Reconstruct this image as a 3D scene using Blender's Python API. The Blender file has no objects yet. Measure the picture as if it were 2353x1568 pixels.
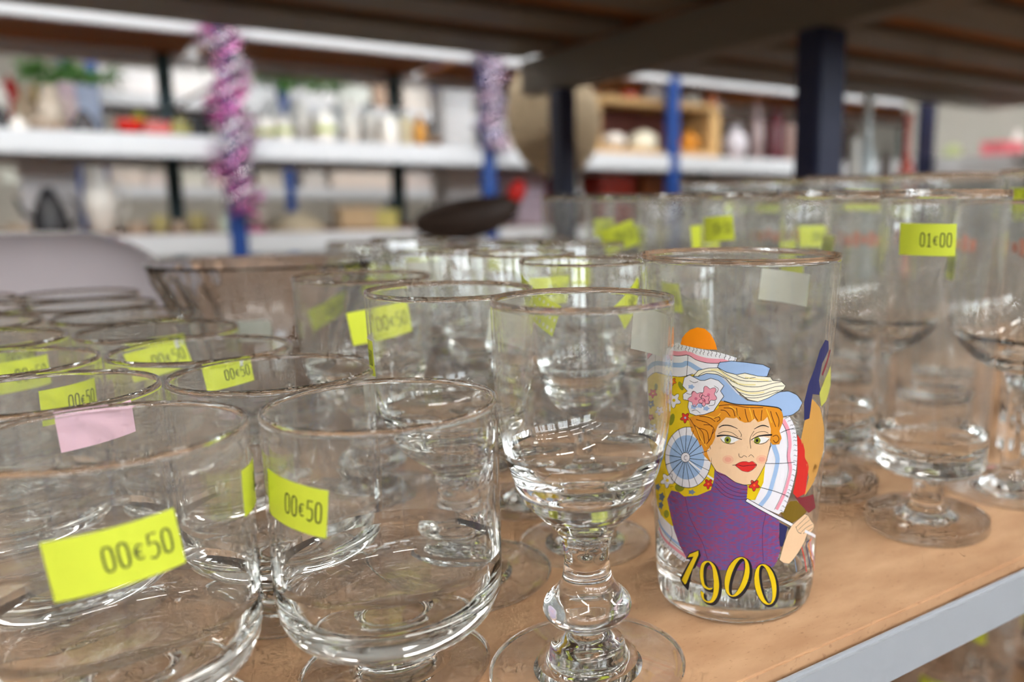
import bpy, bmesh, math, random
from mathutils import Vector, Matrix

# ------------------------------------------------------------------ scene, camera, light
# world frame: X runs along the front edge of the glass shelf, Y runs from that edge into the unit, Z up, floor at 0
scene = bpy.context.scene
C = scene.collection
random.seed(7)
EYE = 1.235            # camera height; the glass shelf's board is 0.135 m lower
SHELF = 1.10

cam = bpy.data.cameras.new('camera')
cam_ob = bpy.data.objects.new('camera', cam)
C.objects.link(cam_ob)
scene.camera = cam_ob
cam.sensor_width = 36.0
cam.lens = 36.0 * 1880 / 2353
cam.shift_x = -323.5 / 2353
cam.clip_start = 0.01
cam.clip_end = 60
cam_ob.location = (0, 0, EYE)
cam_ob.rotation_euler = (math.radians(90 - 9.63), 0, math.radians(-35.2))
cam.dof.use_dof = True
cam.dof.focus_distance = 0.245
cam.dof.aperture_fstop = 6.2
cam.dof.aperture_blades = 9

world = bpy.data.worlds.new('hall_light')
scene.world = world
world.use_nodes = True
world.node_tree.nodes['Background'].inputs[0].default_value = (0.92, 0.95, 1.0, 1)
world.node_tree.nodes['Background'].inputs[1].default_value = 0.10
LAMP_STRENGTH = 33.0
WINDOW_STRENGTH = 9.0

vs = scene.view_settings
vs.view_transform = 'Standard'
vs.look = 'None'
vs.exposure = 0.66
vs.gamma = 1.0
vs.use_curve_mapping = False
cy = scene.cycles
cy.max_bounces = 14
cy.transmission_bounces = 14
cy.diffuse_bounces = 2
cy.glossy_bounces = 8
cy.transparent_max_bounces = 32
cy.sample_clamp_indirect = 9.0
cy.caustics_reflective = True
cy.caustics_refractive = True
cy.blur_glossy = 0.3
cy.use_adaptive_sampling = True
cy.adaptive_threshold = 0.13
cy.adaptive_min_samples = 12
cy.light_sampling_threshold = 0.03
cy.use_light_tree = False

# ------------------------------------------------------------------ materials
MATS = {}
def srgb(r, g, b):
    return tuple(((c/255)/12.92 if c/255 <= 0.04045 else ((c/255+0.055)/1.055)**2.4) for c in (r, g, b)) + (1,)

def mat(name, rgb, rough=0.5, metal=0.0, noise=0.0, nscale=40.0, spec=0.5, coat=0.0):
    if name in MATS: return MATS[name]
    m = bpy.data.materials.new(name); m.use_nodes = True
    nt = m.node_tree; b = nt.nodes['Principled BSDF']
    col = srgb(*rgb)
    b.inputs['Base Color'].default_value = col
    b.inputs['Roughness'].default_value = rough
    b.inputs['Metallic'].default_value = metal
    b.inputs['Specular IOR Level'].default_value = spec
    b.inputs['Coat Weight'].default_value = coat
    if noise:
        tc = nt.nodes.new('ShaderNodeTexCoord'); n = nt.nodes.new('ShaderNodeTexNoise')
        n.inputs['Scale'].default_value = nscale; n.inputs['Detail'].default_value = 4
        mx = nt.nodes.new('ShaderNodeMix'); mx.data_type = 'RGBA'
        mx.inputs[6].default_value = tuple(c*(1-noise) for c in col[:3]) + (1,)
        mx.inputs[7].default_value = tuple(min(1, c*(1+noise)) for c in col[:3]) + (1,)
        nt.links.new(tc.outputs['Object'], n.inputs['Vector'])
        nt.links.new(n.outputs['Fac'], mx.inputs[0])
        nt.links.new(mx.outputs[2], b.inputs['Base Color'])
    m.diffuse_color = col
    MATS[name] = m
    return m

def glass_mat(name, rgb=(0.996, 1.0, 0.998), rough=0.0, ior=1.5):
    m = bpy.data.materials.new(name); m.use_nodes = True
    nt = m.node_tree; nt.nodes.clear()
    o = nt.nodes.new('ShaderNodeOutputMaterial'); g = nt.nodes.new('ShaderNodeBsdfGlass')
    g.inputs['Color'].default_value = (*rgb, 1); g.inputs['Roughness'].default_value = rough
    g.inputs['IOR'].default_value = ior
    nt.links.new(g.outputs[0], o.inputs[0])
    m.diffuse_color = (.8, .9, .9, .3)
    MATS[name] = m
    return m

def thin_glass_mat(name):
    # the thin upper walls: light passes nearly straight through a parallel sheet, with a Fresnel mirror on each face
    m = bpy.data.materials.new(name); m.use_nodes = True
    nt = m.node_tree; nt.nodes.clear(); L = nt.links.new
    o = nt.nodes.new('ShaderNodeOutputMaterial')
    t = nt.nodes.new('ShaderNodeBsdfTransparent'); t.inputs[0].default_value = (.976, .978, .973, 1)
    g = nt.nodes.new('ShaderNodeBsdfGlossy'); g.inputs['Roughness'].default_value = 0.02; g.inputs[0].default_value = (1, 1, 1, 1)
    lw = nt.nodes.new('ShaderNodeLayerWeight'); lw.inputs[0].default_value = .5
    p = nt.nodes.new('ShaderNodeMath'); p.operation = 'POWER'; p.inputs[1].default_value = 4.0
    a = nt.nodes.new('ShaderNodeMath'); a.operation = 'MULTIPLY_ADD'; a.inputs[1].default_value = .9; a.inputs[2].default_value = .045; a.use_clamp = True
    mx = nt.nodes.new('ShaderNodeMixShader')
    L(lw.outputs['Facing'], p.inputs[0]); L(p.outputs[0], a.inputs[0]); L(a.outputs[0], mx.inputs[0])
    L(t.outputs[0], mx.inputs[1]); L(g.outputs[0], mx.inputs[2])
    d = nt.nodes.new('ShaderNodeBsdfDiffuse'); d.inputs[0].default_value = (.95, .94, .92, 1)      # pale veil of haze, mixed in to lighten the walls
    m2 = nt.nodes.new('ShaderNodeMixShader'); m2.inputs[0].default_value = .018
    L(mx.outputs[0], m2.inputs[1]); L(d.outputs[0], m2.inputs[2]); L(m2.outputs[0], o.inputs[0])
    m.diffuse_color = (.8, .9, .9, .3)
    MATS[name] = m
    return m

def emit_mat(name, rgb, strength):
    m = bpy.data.materials.new(name); m.use_nodes = True
    nt = m.node_tree; nt.nodes.clear()
    o = nt.nodes.new('ShaderNodeOutputMaterial'); e = nt.nodes.new('ShaderNodeEmission')
    e.inputs[0].default_value = (*rgb, 1); e.inputs[1].default_value = strength
    nt.links.new(e.outputs[0], o.inputs[0])
    MATS[name] = m
    return m

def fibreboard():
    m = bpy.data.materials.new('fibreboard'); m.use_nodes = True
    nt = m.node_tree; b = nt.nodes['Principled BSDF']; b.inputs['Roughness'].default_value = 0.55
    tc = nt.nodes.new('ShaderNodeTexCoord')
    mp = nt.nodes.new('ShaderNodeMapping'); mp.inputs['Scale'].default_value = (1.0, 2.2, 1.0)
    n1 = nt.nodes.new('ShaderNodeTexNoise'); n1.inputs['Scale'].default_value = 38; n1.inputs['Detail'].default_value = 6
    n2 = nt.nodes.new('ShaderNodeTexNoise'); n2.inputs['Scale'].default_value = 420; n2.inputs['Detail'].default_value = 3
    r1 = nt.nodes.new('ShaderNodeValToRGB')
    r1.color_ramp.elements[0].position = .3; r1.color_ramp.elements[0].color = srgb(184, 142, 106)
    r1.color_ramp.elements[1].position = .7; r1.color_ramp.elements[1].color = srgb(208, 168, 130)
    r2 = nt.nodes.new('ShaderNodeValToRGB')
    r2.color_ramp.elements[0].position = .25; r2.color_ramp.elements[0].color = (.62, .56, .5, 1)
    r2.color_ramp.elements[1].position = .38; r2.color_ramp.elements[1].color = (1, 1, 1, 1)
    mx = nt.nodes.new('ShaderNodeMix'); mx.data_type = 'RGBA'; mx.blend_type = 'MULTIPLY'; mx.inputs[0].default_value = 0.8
    L = nt.links.new
    L(tc.outputs['Object'], mp.inputs[0]); L(mp.outputs[0], n1.inputs['Vector']); L(mp.outputs[0], n2.inputs['Vector'])
    L(n1.outputs['Fac'], r1.inputs[0]); L(n2.outputs['Fac'], r2.inputs[0])
    L(r1.outputs[0], mx.inputs[6]); L(r2.outputs[0], mx.inputs[7]); L(mx.outputs[2], b.inputs['Base Color'])
    MATS['fibreboard'] = m
    return m

M_GLASS = glass_mat('clear_glass')
M_THIN = thin_glass_mat('clear_thin_glass')
M_BOARD = fibreboard()
M_WHITE = mat('white_steel', (205, 208, 212), 0.42, noise=.03, nscale=12)
M_RAIL = mat('grey_white_rail', (166, 171, 178), 0.45, noise=.03, nscale=12)
M_PANEL = mat('shade_grey_steel', (112, 104, 90), 0.5, noise=.05, nscale=6)  # white steel in shadow, its shade put into this grey
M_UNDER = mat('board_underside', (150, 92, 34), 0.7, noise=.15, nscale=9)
M_BLUE = mat('blue_steel', (20, 66, 140), 0.45, noise=.06, nscale=15)
M_BACKLIT_BLUE = mat('backlit_blue_steel', (8, 18, 56), 0.45, noise=.06, nscale=15)  # blue steel, the darkness of backlit posts put into the colour
M_TEAL = mat('dark_green_steel', (26, 60, 66), 0.5, noise=.06, nscale=15)
M_YELLOW = mat('yellow_label', (210, 222, 62), 0.6, noise=.02, nscale=200)
M_BACKING = mat('label_backing', (228, 230, 218), 0.7)
M_PINK = mat('pink_label', (236, 196, 212), 0.6)
M_INK = mat('label_ink', (58, 62, 40), 0.6)

# ------------------------------------------------------------------ mesh helpers
def link(name, me, material, parent=None):
    o = bpy.data.objects.new(name, me); C.objects.link(o)
    if not len(me.materials):
        for m in (material if isinstance(material, (list, tuple)) else [material]): me.materials.append(m)
    if parent: o.parent = parent
    return o

def tag(o, label, cat, group=None, kind=None):
    if label: o['label'] = label
    if cat: o['category'] = cat
    if group: o['group'] = group
    if kind: o['kind'] = kind
    return o

def thing(name, label, cat, loc=(0, 0, 0), rz=0.0, group=None):
    o = bpy.data.objects.new(name, None); C.objects.link(o)
    o.empty_display_size = 0.02
    o.location = loc; o.rotation_euler = (0, 0, rz)
    return tag(o, label, cat, group)

def from_bm(name, bm, smooth=True):
    me = bpy.data.meshes.new(name); bm.to_mesh(me); bm.free()
    if smooth: me.polygons.foreach_set('use_smooth', [True]*len(me.polygons))
    return me

def box_mesh(name, x0, x1, y0, y1, z0, z1, bevel=0.0):
    bm = bmesh.new(); bmesh.ops.create_cube(bm, size=1)
    for v in bm.verts:
        v.co = ((x0+x1)/2 + v.co.x*(x1-x0), (y0+y1)/2 + v.co.y*(y1-y0), (z0+z1)/2 + v.co.z*(z1-z0))
    if bevel:
        bmesh.ops.bevel(bm, geom=bm.edges[:], offset=bevel, segments=2, affect='EDGES')
    return from_bm(name, bm, False)

def catmull(pts, n=4):
    """smooth a profile; a point given as (r, z, 1) is a corner"""
    P = [Vector((p[0], p[1])) for p in pts]; corner = [len(p) > 2 for p in pts]
    corner[0] = corner[-1] = True
    out = [P[0]]
    for i in range(len(P)-1):
        p1, p2 = P[i], P[i+1]
        p0 = P[i-1] if i > 0 and not corner[i] else p1*2-p2
        p3 = P[i+2] if i+2 < len(P) and not corner[i+1] else p2*2-p1
        for k in range(1, n+1):
            t = k/n
            q = 0.5*((2*p1) + (p2-p0)*t + (2*p0-5*p1+4*p2-p3)*t*t + (3*p1-p0-3*p2+p3)*t**3)
            q.x = max(q.x, 0.0)
            out.append(q)
    return [(q.x, q.y) for q in out]

def lathe_mesh(name, prof, seg=64, ripple=None, scale=0.001, split=None, disc=None):
    top = max(z for r, z in prof)
    verts, faces, rings, idx = [], [], [], []
    for (r, z) in prof:
        if r < 1e-5:
            rings.append([len(verts)]); verts.append((0, 0, z*scale))
        else:
            ring = []
            for k in range(seg):
                a = 2*math.pi*k/seg
                rr = r*(ripple(a, r, z) if ripple else 1.0)
                ring.append(len(verts)); verts.append((rr*math.cos(a)*scale, rr*math.sin(a)*scale, z*scale))
            rings.append(ring)
    for i, (A, B) in enumerate(zip(rings, rings[1:])):
        if len(A) == 1 and len(B) == 1: continue
        idx += [1 if (disc and prof[i+1][1] < 3.2 and max(prof[i][0], prof[i+1][0]) < disc and min(prof[i][0], prof[i+1][0]) > 12.5) or split and min(prof[i][1], prof[i+1][1]) >= split and max(prof[i][1], prof[i+1][1]) < top-.9 else 0]*seg
        for k in range(seg):
            k2 = (k+1) % seg
            if len(A) == 1: faces.append((A[0], B[k2], B[k]))
            elif len(B) == 1: faces.append((A[k], A[k2], B[0]))
            else: faces.append((A[k], A[k2], B[k2], B[k]))
    me = bpy.data.meshes.new(name); me.from_pydata(verts, [], faces)
    me.polygons.foreach_set('use_smooth', [True]*len(faces))
    if split or disc:
        me.materials.append(M_GLASS); me.materials.append(M_THIN)      # thick base, thin wall
        me.polygons.foreach_set('material_index', idx)
    me.update()
    return me

def tube_mesh(name, pts, rad, seg=8):
    verts, faces = [], []
    P = [Vector(p) for p in pts]
    for i, p in enumerate(P):
        d = (P[min(i+1, len(P)-1)] - P[max(i-1, 0)]).normalized()
        u = d.cross(Vector((0, 0, 1)))
        if u.length < 1e-3: u = d.cross(Vector((1, 0, 0)))
        u.normalize(); w = d.cross(u)
        r = rad[i] if isinstance(rad, (list, tuple)) else rad
        for k in range(seg):
            a = 2*math.pi*k/seg
            verts.append(p + u*math.cos(a)*r + w*math.sin(a)*r)
    for i in range(len(P)-1):
        for k in range(seg):
            a, b = i*seg+k, i*seg+(k+1) % seg
            faces.append((a, b, b+seg, a+seg))
    faces.append(tuple(range(seg-1, -1, -1))); faces.append(tuple(range((len(P)-1)*seg, len(P)*seg)))
    me = bpy.data.meshes.new(name); me.from_pydata([tuple(v) for v in verts], [], faces)
    me.polygons.foreach_set('use_smooth', [True]*len(faces)); me.update()
    return me

# a point of the hall given by the direction it is seen in from the aisle and its depth Y
_cp, _sp = math.cos(math.radians(9.63)), math.sin(math.radians(9.63))
_s, _c = math.sin(math.radians(54.8)), math.cos(math.radians(54.8))
def at(u, v, Y):
    r, up = (u-1500)/1880, (784-v)/1880
    y = _cp + up*_sp; z = up*_cp - _sp
    X, YY = r*_s + y*_c, -r*_c + y*_s
    t = Y/YY
    return Vector((X*t, Y, EYE + z*t)), t

# ------------------------------------------------------------------ the hall
def struct(name, me, m):
    return tag(link(name, me, m), None, None, kind='structure')
M_WALL = mat('painted_wall', (196, 190, 178), 0.8, noise=.04, nscale=2)
struct('floor', box_mesh('floor', -7, 12, -7, 9.2, -0.1, 0.0), mat('concrete', (96, 92, 88), 0.6, noise=.12, nscale=1.5))
struct('ceiling', box_mesh('ceiling', -7, 12, -7, 9.2, 4.4, 4.5), mat('ceiling_paint', (190, 190, 186), 0.8, noise=.03, nscale=2))
struct('wall_back', box_mesh('wall_back', -7, 12, 9.0, 9.2, 0.0, 4.4), M_WALL)
struct('wall_left', box_mesh('wall_left', -7.2, -7, -7, 9.2, 0.0, 4.4), M_WALL)
struct('wall_right', box_mesh('wall_right', 12, 12.2, -7, 9.2, 0.0, 4.4), M_WALL)
struct('wall_front', box_mesh('wall_front', -7, 12, -7.2, -7, 0.0, 4.4), M_WALL)
# unseen high windows behind the photographer, added for daylight glints in the glass
M_DAY = emit_mat('added_daylight', (0.86, 0.94, 1.0), WINDOW_STRENGTH)
for i, X in enumerate((-5.6, -2.9, -0.2, 2.5, 5.2, 7.9)):
    added_pane = bpy.data.meshes.new('added_pane')
    added_pane.from_pydata([(X, -6.96, 2.5), (X, -6.96, 3.9), (X+1.9, -6.96, 3.9), (X+1.9, -6.96, 2.5)], [], [(0, 1, 2, 3)])
    w = struct('window_%d' % (i+1), added_pane, M_DAY)
    for (x0, x1, z0, z1) in ((X-.06, X, 2.44, 3.96), (X+1.9, X+1.96, 2.44, 3.96), (X, X+1.9, 2.44, 2.5), (X, X+1.9, 3.9, 3.96), (X+.92, X+.98, 2.5, 3.9)):
        link('window_frame', box_mesh('window_frame', x0, x1, -6.995, -6.93, z0, z1, .004), M_WHITE, w)

M_TUBE = emit_mat('lamp_tube', (1.0, 0.96, 0.91), LAMP_STRENGTH)
M_LAMPBODY = mat('lamp_housing', (225, 225, 225), 0.5)
tube_me = bpy.data.meshes.new('diffuser')
tube_me.from_pydata([(-.6, -.055, .035), (-.6, .055, .035), (.6, .055, .035), (.6, -.055, .035)], [], [(0, 1, 2, 3)])
body_me = box_mesh('housing', -0.64, 0.64, -0.13, 0.13, 0.04, 0.09, 0.008)
cord_me = tube_mesh('cord', [(0.4, 0, 0.09), (0.4, 0, 1.1)], 0.004, 6)
rows = [(-1.0, 'over the aisle in front of the glass shelf'), (-3.4, 'over the second front aisle'), (-4.6, 'over the third front aisle'), (-5.8, 'along the window wall'),
        (0.75, 'added as fill above the glass shelving'), (2.45, 'over the aisle behind the glass shelf'), (5.0, 'over the middle of the back shelving')]  # row above the glass shelving added to brighten the goods across the aisle
for (Y, where) in rows:
    for i, X in enumerate((-4.6, -2.8, -1.0, 0.8, 2.6, 4.4, 6.2)):
        t = thing('ceiling_lamp', 'white ceiling lamp ' + where + ', ' + ('first', 'second', 'third', 'middle', 'fifth', 'sixth', 'last')[i] + ' from the left', 'lamp', (X, Y, 3.3), 0, 'ceiling lamps ' + where)
        link('housing', body_me, M_LAMPBODY, t)
        link('diffuser', tube_me, M_TUBE, t)
        link('cord', cord_me, M_LAMPBODY, t)
        o = link('cord', cord_me, M_LAMPBODY, t); o.location = (-0.8, 0, 0)

# ------------------------------------------------------------------ shelving
def part_box(name, parent, m, x0, x1, y0, y1, z0, z1, bevel=0.002):
    return link(name, box_mesh(name, x0, x1, y0, y1, z0, z1, bevel), m, parent)

def brace(name, parent, m, a, b, r=0.008):
    return link(name, tube_mesh(name, [a, b], r, 6), m, parent)

U0 = thing('shelving_unit', 'grey and blue steel shelving unit carrying the rows of glasses', 'shelving')
Z2 = EYE + 0.246                              # underside of the long beams of the level above
# board the glasses stand on, white lip along its front edge
part_box('shelf_board', U0, M_BOARD, -0.95, 2.7, 0.1605, 1.70, SHELF-0.008, SHELF, 0.0006)
part_box('edge_rail', U0, M_RAIL, -0.95, 2.7, 0.1562, 0.1592, SHELF-0.0215, SHELF-0.0030, 0.0012)
part_box('edge_rail', U0, M_RAIL, -0.95, 2.7, 0.1592, 0.185, SHELF-0.0215, SHELF-0.0195, 0.0)
part_box('beam', U0, M_WHITE, -0.95, 2.7, 1.66, 1.71, SHELF-0.085, SHELF-0.008)
# level above: fibreboard seen from below, wide steel panels carrying it, deep cross beam at the bay's end
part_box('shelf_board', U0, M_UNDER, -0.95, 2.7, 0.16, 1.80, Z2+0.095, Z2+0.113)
for Yc, w in ((0.22, .13), (0.455, .14), (0.69, .14), (0.925, .14), (1.165, .14), (1.41, .14), (1.675, .20)):
    part_box('support_panel', U0, M_PANEL, -0.95, 0.885, Yc-w/2, Yc+w/2, Z2+0.077, Z2+0.0945, 0.004)
    part_box('support_panel', U0, M_PANEL, 0.945, 2.7, Yc-w/2, Yc+w/2, Z2+0.077, Z2+0.0945, 0.004)
part_box('cross_beam', U0, M_PANEL, 0.89, 0.94, 0.16, 1.80, Z2, Z2+0.0765, 0.004)
part_box('cross_beam', U0, M_WHITE, 0.87, 0.96, 0.16, 1.69, SHELF-0.085, SHELF-0.0085, 0.004)
for Y0, w, x1 in ((0.85, 0.05, 0.945), (1.6115, 0.052, 0.93)):
    part_box('post', U0, M_BACKLIT_BLUE, 0.89, x1, Y0, Y0+w, SHELF+0.0005, Z2-0.0005, 0.003)
    part_box('post', U0, M_BACKLIT_BLUE, 0.89, x1, Y0, Y0+w, 0.0, SHELF-0.0865, 0.003)
    part_box('post', U0, M_BACKLIT_BLUE, 0.89, x1, Y0, Y0+w, Z2+0.114, 2.3, 0.003)
for X0 in (-0.95, 2.64):
    for Y0 in (0.19, 1.0):
        part_box('post', U0, M_BACKLIT_BLUE, X0-0.06, X0-0.001, Y0, Y0+0.055, 0.0, 2.3, 0.003)
# level below, seen past the lip at the lower right
ZL = SHELF - 0.36
part_box('shelf_board', U0, M_BOARD, -0.95, 2.7, 0.1565, 1.70, ZL-0.018, ZL, 0.001)
part_box('beam', U0, M_WHITE, -0.95, 2.7, 0.10, 0.155, ZL-0.08, ZL-0.003, 0.002)

def back_unit(label, Y0, Y1, xs, levels, front, rear, top=2.35):
    """levels: undersides of the beams"""
    U = thing('shelving_unit', label, 'shelving')
    for x in xs:
        part_box('post', U, front, x-0.028, x+0.028, Y0, Y0+0.05, 0, top, 0.003)
        part_box('post', U, rear, x-0.11-0.028, x-0.11+0.028, Y1-0.05, Y1, 0, top, 0.003)
        if x == 0.505: brace('brace', U, M_WHITE, (x-0.01, Y0+0.051, EYE+0.43), (x-0.1, Y1-0.051, EYE+0.40))
    for z in levels:
        for xa, xb in zip(xs, xs[1:]):
            part_box('beam', U, M_WHITE, xa+0.029, xb-0.029, Y0, Y0+0.045, z, z+0.077, 0.004)
            part_box('beam', U, M_WHITE, xa+0.029-0.11, xb-0.029-0.11, Y1-0.045, Y1, z, z+0.077, 0.004)
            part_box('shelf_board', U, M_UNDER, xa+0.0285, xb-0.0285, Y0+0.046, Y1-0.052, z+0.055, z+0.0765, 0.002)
    return U
L1 = [EYE-0.62, EYE-0.19, EYE+0.155, EYE+0.58]
back_unit('white beamed shelving with tinsel garlands on its front posts across the aisle', 3.35, 4.27,
          [-0.5, 0.505, 1.505, 2.5, 3.5, 4.5, 5.5], L1, M_BLUE, M_TEAL)
L2 = [EYE-0.55, EYE+0.02, EYE+0.55, EYE+1.05]
back_unit('farther shelving with blue posts seen between the shelves across the aisle', 5.7, 6.5,
          [0.18, 1.18, 2.18, 3.18, 4.18, 5.18, 6.18], L2, M_BLUE, M_BLUE)
# unseen shelving behind the photographer, added to block low light
L4 = [0.12, 0.62, 1.12, 1.62]
U4 = back_unit('unseen shelving added behind the photographer to block low light', -2.6, -1.9, [-2.9, -1.9, -0.9, 0.1, 1.1, 2.1, 3.1], L4, M_BLUE, M_BLUE, 1.9)
part_box('back_panel', U4, M_PANEL, -3.0, 3.1, -2.62, -2.605, 0.1, 1.62, 0.002)  # sheet added to this unseen unit to block light from the front
# shelving standing crosswise at the right
U3 = thing('shelving_unit', 'pale shelving standing crosswise at the right behind the glasses', 'shelving')
part_box('shelf_board', U3, M_WHITE, 2.86, 3.3, 0.6, 2.6, EYE+0.155, EYE+0.172)
part_box('beam', U3, M_WHITE, 2.80, 2.855, 0.6, 2.6, EYE+0.10, EYE+0.172, 0.003)
part_box('back_panel', U3, mat('grey_panel', (160, 158, 150), .7, noise=.05, nscale=4), 3.302, 3.32, 0.6, 2.6, 0.3, EYE+0.9, 0.002)
for Y0 in (0.6, 2.05, 2.6):
    part_box('post', U3, M_BACKLIT_BLUE, 2.74, 2.799, Y0, Y0+0.045, 0, EYE+0.42, 0.003)
part_box('shelf_board', U3, M_WHITE, 2.80, 3.3, 0.6, 2.6, EYE-0.30, EYE-0.28)

# ------------------------------------------------------------------ glassware
# profiles in mm (radius, height); a third value marks a corner
def prof(*parts):
    return [catmull(p, 3) for p in parts]

def stem_type(foot, stem, bowl, split, seg=64, ripple=None):
    f, s, b = prof(foot, stem, bowl)
    return dict(parts=[('bowl', lathe_mesh('bowl', b, seg, ripple, split=split)), ('stem', lathe_mesh('stem', s, 40)), ('foot', lathe_mesh('foot', f, 64, disc=None if f[-1][1] == 10.01 else max(r for r, z in f) - .7))], outer=b)

def body_type(body, seg=96, ripple=None, split=None):
    b = catmull(body, 3)
    return dict(parts=[('body', lathe_mesh('body', b, seg, ripple, split=split))], outer=b)

TYPES = {
 'footed': stem_type(
    [(0, .6), (18, .4), (26, .15, 1), (26.6, 1.0), (26, 1.9), (18, 2.8), (12, 4.2), (9.4, 6.4)],
    [(9.4, 6.4), (8.6, 8.4), (9.2, 10.6), (11.5, 12.4)],
    [(11.5, 12.4), (19, 13.4), (26, 16.4), (29.6, 21.5), (30.9, 29), (31.15, 42), (31.2, 60), (31.25, 78.8), (30.6, 80), (29.9, 79.0),
     (29.7, 60), (29.5, 42), (28.9, 31), (27.2, 25.4), (23, 22.4), (15, 21.2), (0, 20.8)], 33),
 'goblet': stem_type(
    [(0, 1.0), (16, .6), (27.8, .1, 1), (28.5, .7), (28, 1.3), (20, 2.2), (12.8, 3.4), (11.4, 5.4), (10.4, 8.2), (7, 10.2), (5.4, 11.8)],
    [(5.4, 11.8), (6.8, 13.6), (11.4, 16.4), (12.9, 19.3), (12.0, 22), (9.0, 25.2), (7.1, 29), (6.5, 34.7), (7.2, 40), (9.4, 44), (13.3, 48)],
    [(13.3, 48), (16.2, 51), (18.6, 54.4), (22, 64.5), (23.8, 75), (24.5, 85), (25, 107.6), (24.6, 108.5), (24.2, 107.6), (23.6, 85),
     (22.5, 73), (19.6, 63.5), (14.4, 57.4), (8, 54.2), (0, 53.2)], 66),
 'tulip': stem_type(
    [(0, .8), (16, .5), (25.2, .1, 1), (26, .7), (25.4, 1.3), (16, 2.4), (8, 4.2), (4.6, 8)],
    [(4.6, 8), (3.5, 16), (3.3, 30), (3.5, 44), (4.6, 51), (7, 54.6)],
    [(7, 54.6), (11, 57.4), (14.5, 63), (17.2, 74), (19.6, 88), (22, 102), (23.5, 112.4), (23.1, 113), (22.6, 112.2), (21, 102),
     (18.5, 88), (16, 74.5), (12.8, 66), (8, 62), (0, 60.8)], 70),
 'beer': stem_type(
    [(0, 1.0), (18, .6), (24.6, .1, 1), (25.5, 1.2), (25.5, 4.0), (24.4, 5.2), (15, 6.2), (9, 7.6), (7, 10.01)],
    [(7, 10.01), (6.3, 14), (6.3, 19), (7.2, 22.6)],
    [(7.2, 22.6), (12, 24.2), (18.4, 25.0), (21.6, 27.0), (22.5, 31), (22.9, 50), (23.7, 90), (25, 136), (24.6, 137), (24, 136), (22.4, 90),
     (21.4, 50), (20.7, 38), (17.5, 33.4), (10, 32), (0, 31.6)], 38),
 'wine': stem_type(
    [(0, .8), (18, .5), (31, .1, 1), (31.8, .8), (31, 1.5), (18, 2.8), (8, 5), (4.6, 9.5)],
    [(4.6, 9.5), (3.6, 20), (3.5, 38), (4.2, 50), (6.4, 56)],
    [(6.4, 56), (14, 59), (24, 66), (31.5, 78), (34.6, 94), (34, 112), (31.4, 134), (30.9, 135), (30.3, 134), (32.7, 112), (33.2, 94),
     (30, 79.5), (22.5, 68.8), (12, 62.6), (0, 61)], 72),
 'tall': body_type(
    [(0, 1.2), (14, .8), (21, .1, 1), (22, 1.4), (22.2, 8), (22, 18), (23.4, 40), (26.5, 80), (29.4, 120), (31, 149), (30.5, 150), (29.9, 149),
     (28, 120), (25, 80), (21.8, 40), (20, 19), (15, 14.6), (0, 14)], 64, split=22),
 'printed': body_type(
    [(0, 1.6), (17, 1.2), (24.4, .1, 1), (26.4, 1.6), (27.2, 6), (27.6, 12), (28.4, 28), (29.9, 58), (31.5, 88), (33, 116.2), (32.6, 117), (32.1, 116.2),
     (30.5, 88), (28.8, 58), (27.2, 28), (26.3, 15), (24.6, 12.2), (18, 11.4), (0, 11.2)], 128, split=15),
 'pressed': body_type(
    [(0, 3), (24, 2), (33, .1, 1), (34.5, 2.5), (34, 7), (35, 14), (40, 40), (49, 72), (60, 97), (61.5, 100), (59.5, 100.5), (57, 97), (45, 72),
     (36, 40), (30, 18), (20, 13), (0, 12)], 96, lambda a, r, z: 1 + (0.03*abs(math.sin(a*12)) if 8 < z < 97 else 0)),
 'bowl': body_type(
    [(0, 2), (50, 1), (78, .1, 1), (80, 2), (84, 10), (92, 28), (97, 43), (96, 45), (94, 43), (88, 28), (78, 9), (40, 6), (0, 6)], 64, split=12),
}

def outer_radius(typ):
    b = TYPES[typ]['outer']; top = max(range(len(b)), key=lambda i: b[i][1])
    o = b[:top+1]
    def f(z):
        best = o[-1][0]
        for (r0, z0), (r1, z1) in zip(o, o[1:]):
            if min(z0, z1) <= z <= max(z0, z1) and z1 != z0 and z0 > 1:
                best = r0 + (r1-r0)*(z-z0)/(z1-z0)
        return best
    return f

# ---- price labels: a curved paper patch (printed side out) and its printed figures
def ribbon(pts, w, closed=False):
    """flat quads along a polyline"""
    out = []
    n = len(pts)
    nrm = []
    for i in range(n):
        a = pts[(i-1) % n] if (closed or i > 0) else pts[0]
        b = pts[(i+1) % n] if (closed or i < n-1) else pts[-1]
        dx, dy = b[0]-a[0], b[1]-a[1]; l = math.hypot(dx, dy) or 1
        nrm.append((-dy/l, dx/l))
    ww = w if isinstance(w, (list, tuple)) else [w]*n
    for i in range(n if closed else n-1):
        j = (i+1) % n
        p, q, a, b = pts[i], pts[j], nrm[i], nrm[j]
        out.append([(p[0]-a[0]*ww[i]/2, p[1]-a[1]*ww[i]/2), (q[0]-b[0]*ww[j]/2, q[1]-b[1]*ww[j]/2),
                    (q[0]+b[0]*ww[j]/2, q[1]+b[1]*ww[j]/2), (p[0]+a[0]*ww[i]/2, p[1]+a[1]*ww[i]/2)])
    return out

def oval(cx, cy, rx, ry, n=20, p=3.0, a0=0, a1=360):
    o = []
    for k in range(n + (0 if a1-a0 >= 360 else 1)):
        a = math.radians(a0 + (a1-a0)*k/n); ca, sa = math.cos(a), math.sin(a)
        o.append((cx + rx*math.copysign(abs(ca)**(2/p), ca), cy + ry*math.copysign(abs(sa)**(2/p), sa)))
    return o

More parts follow.
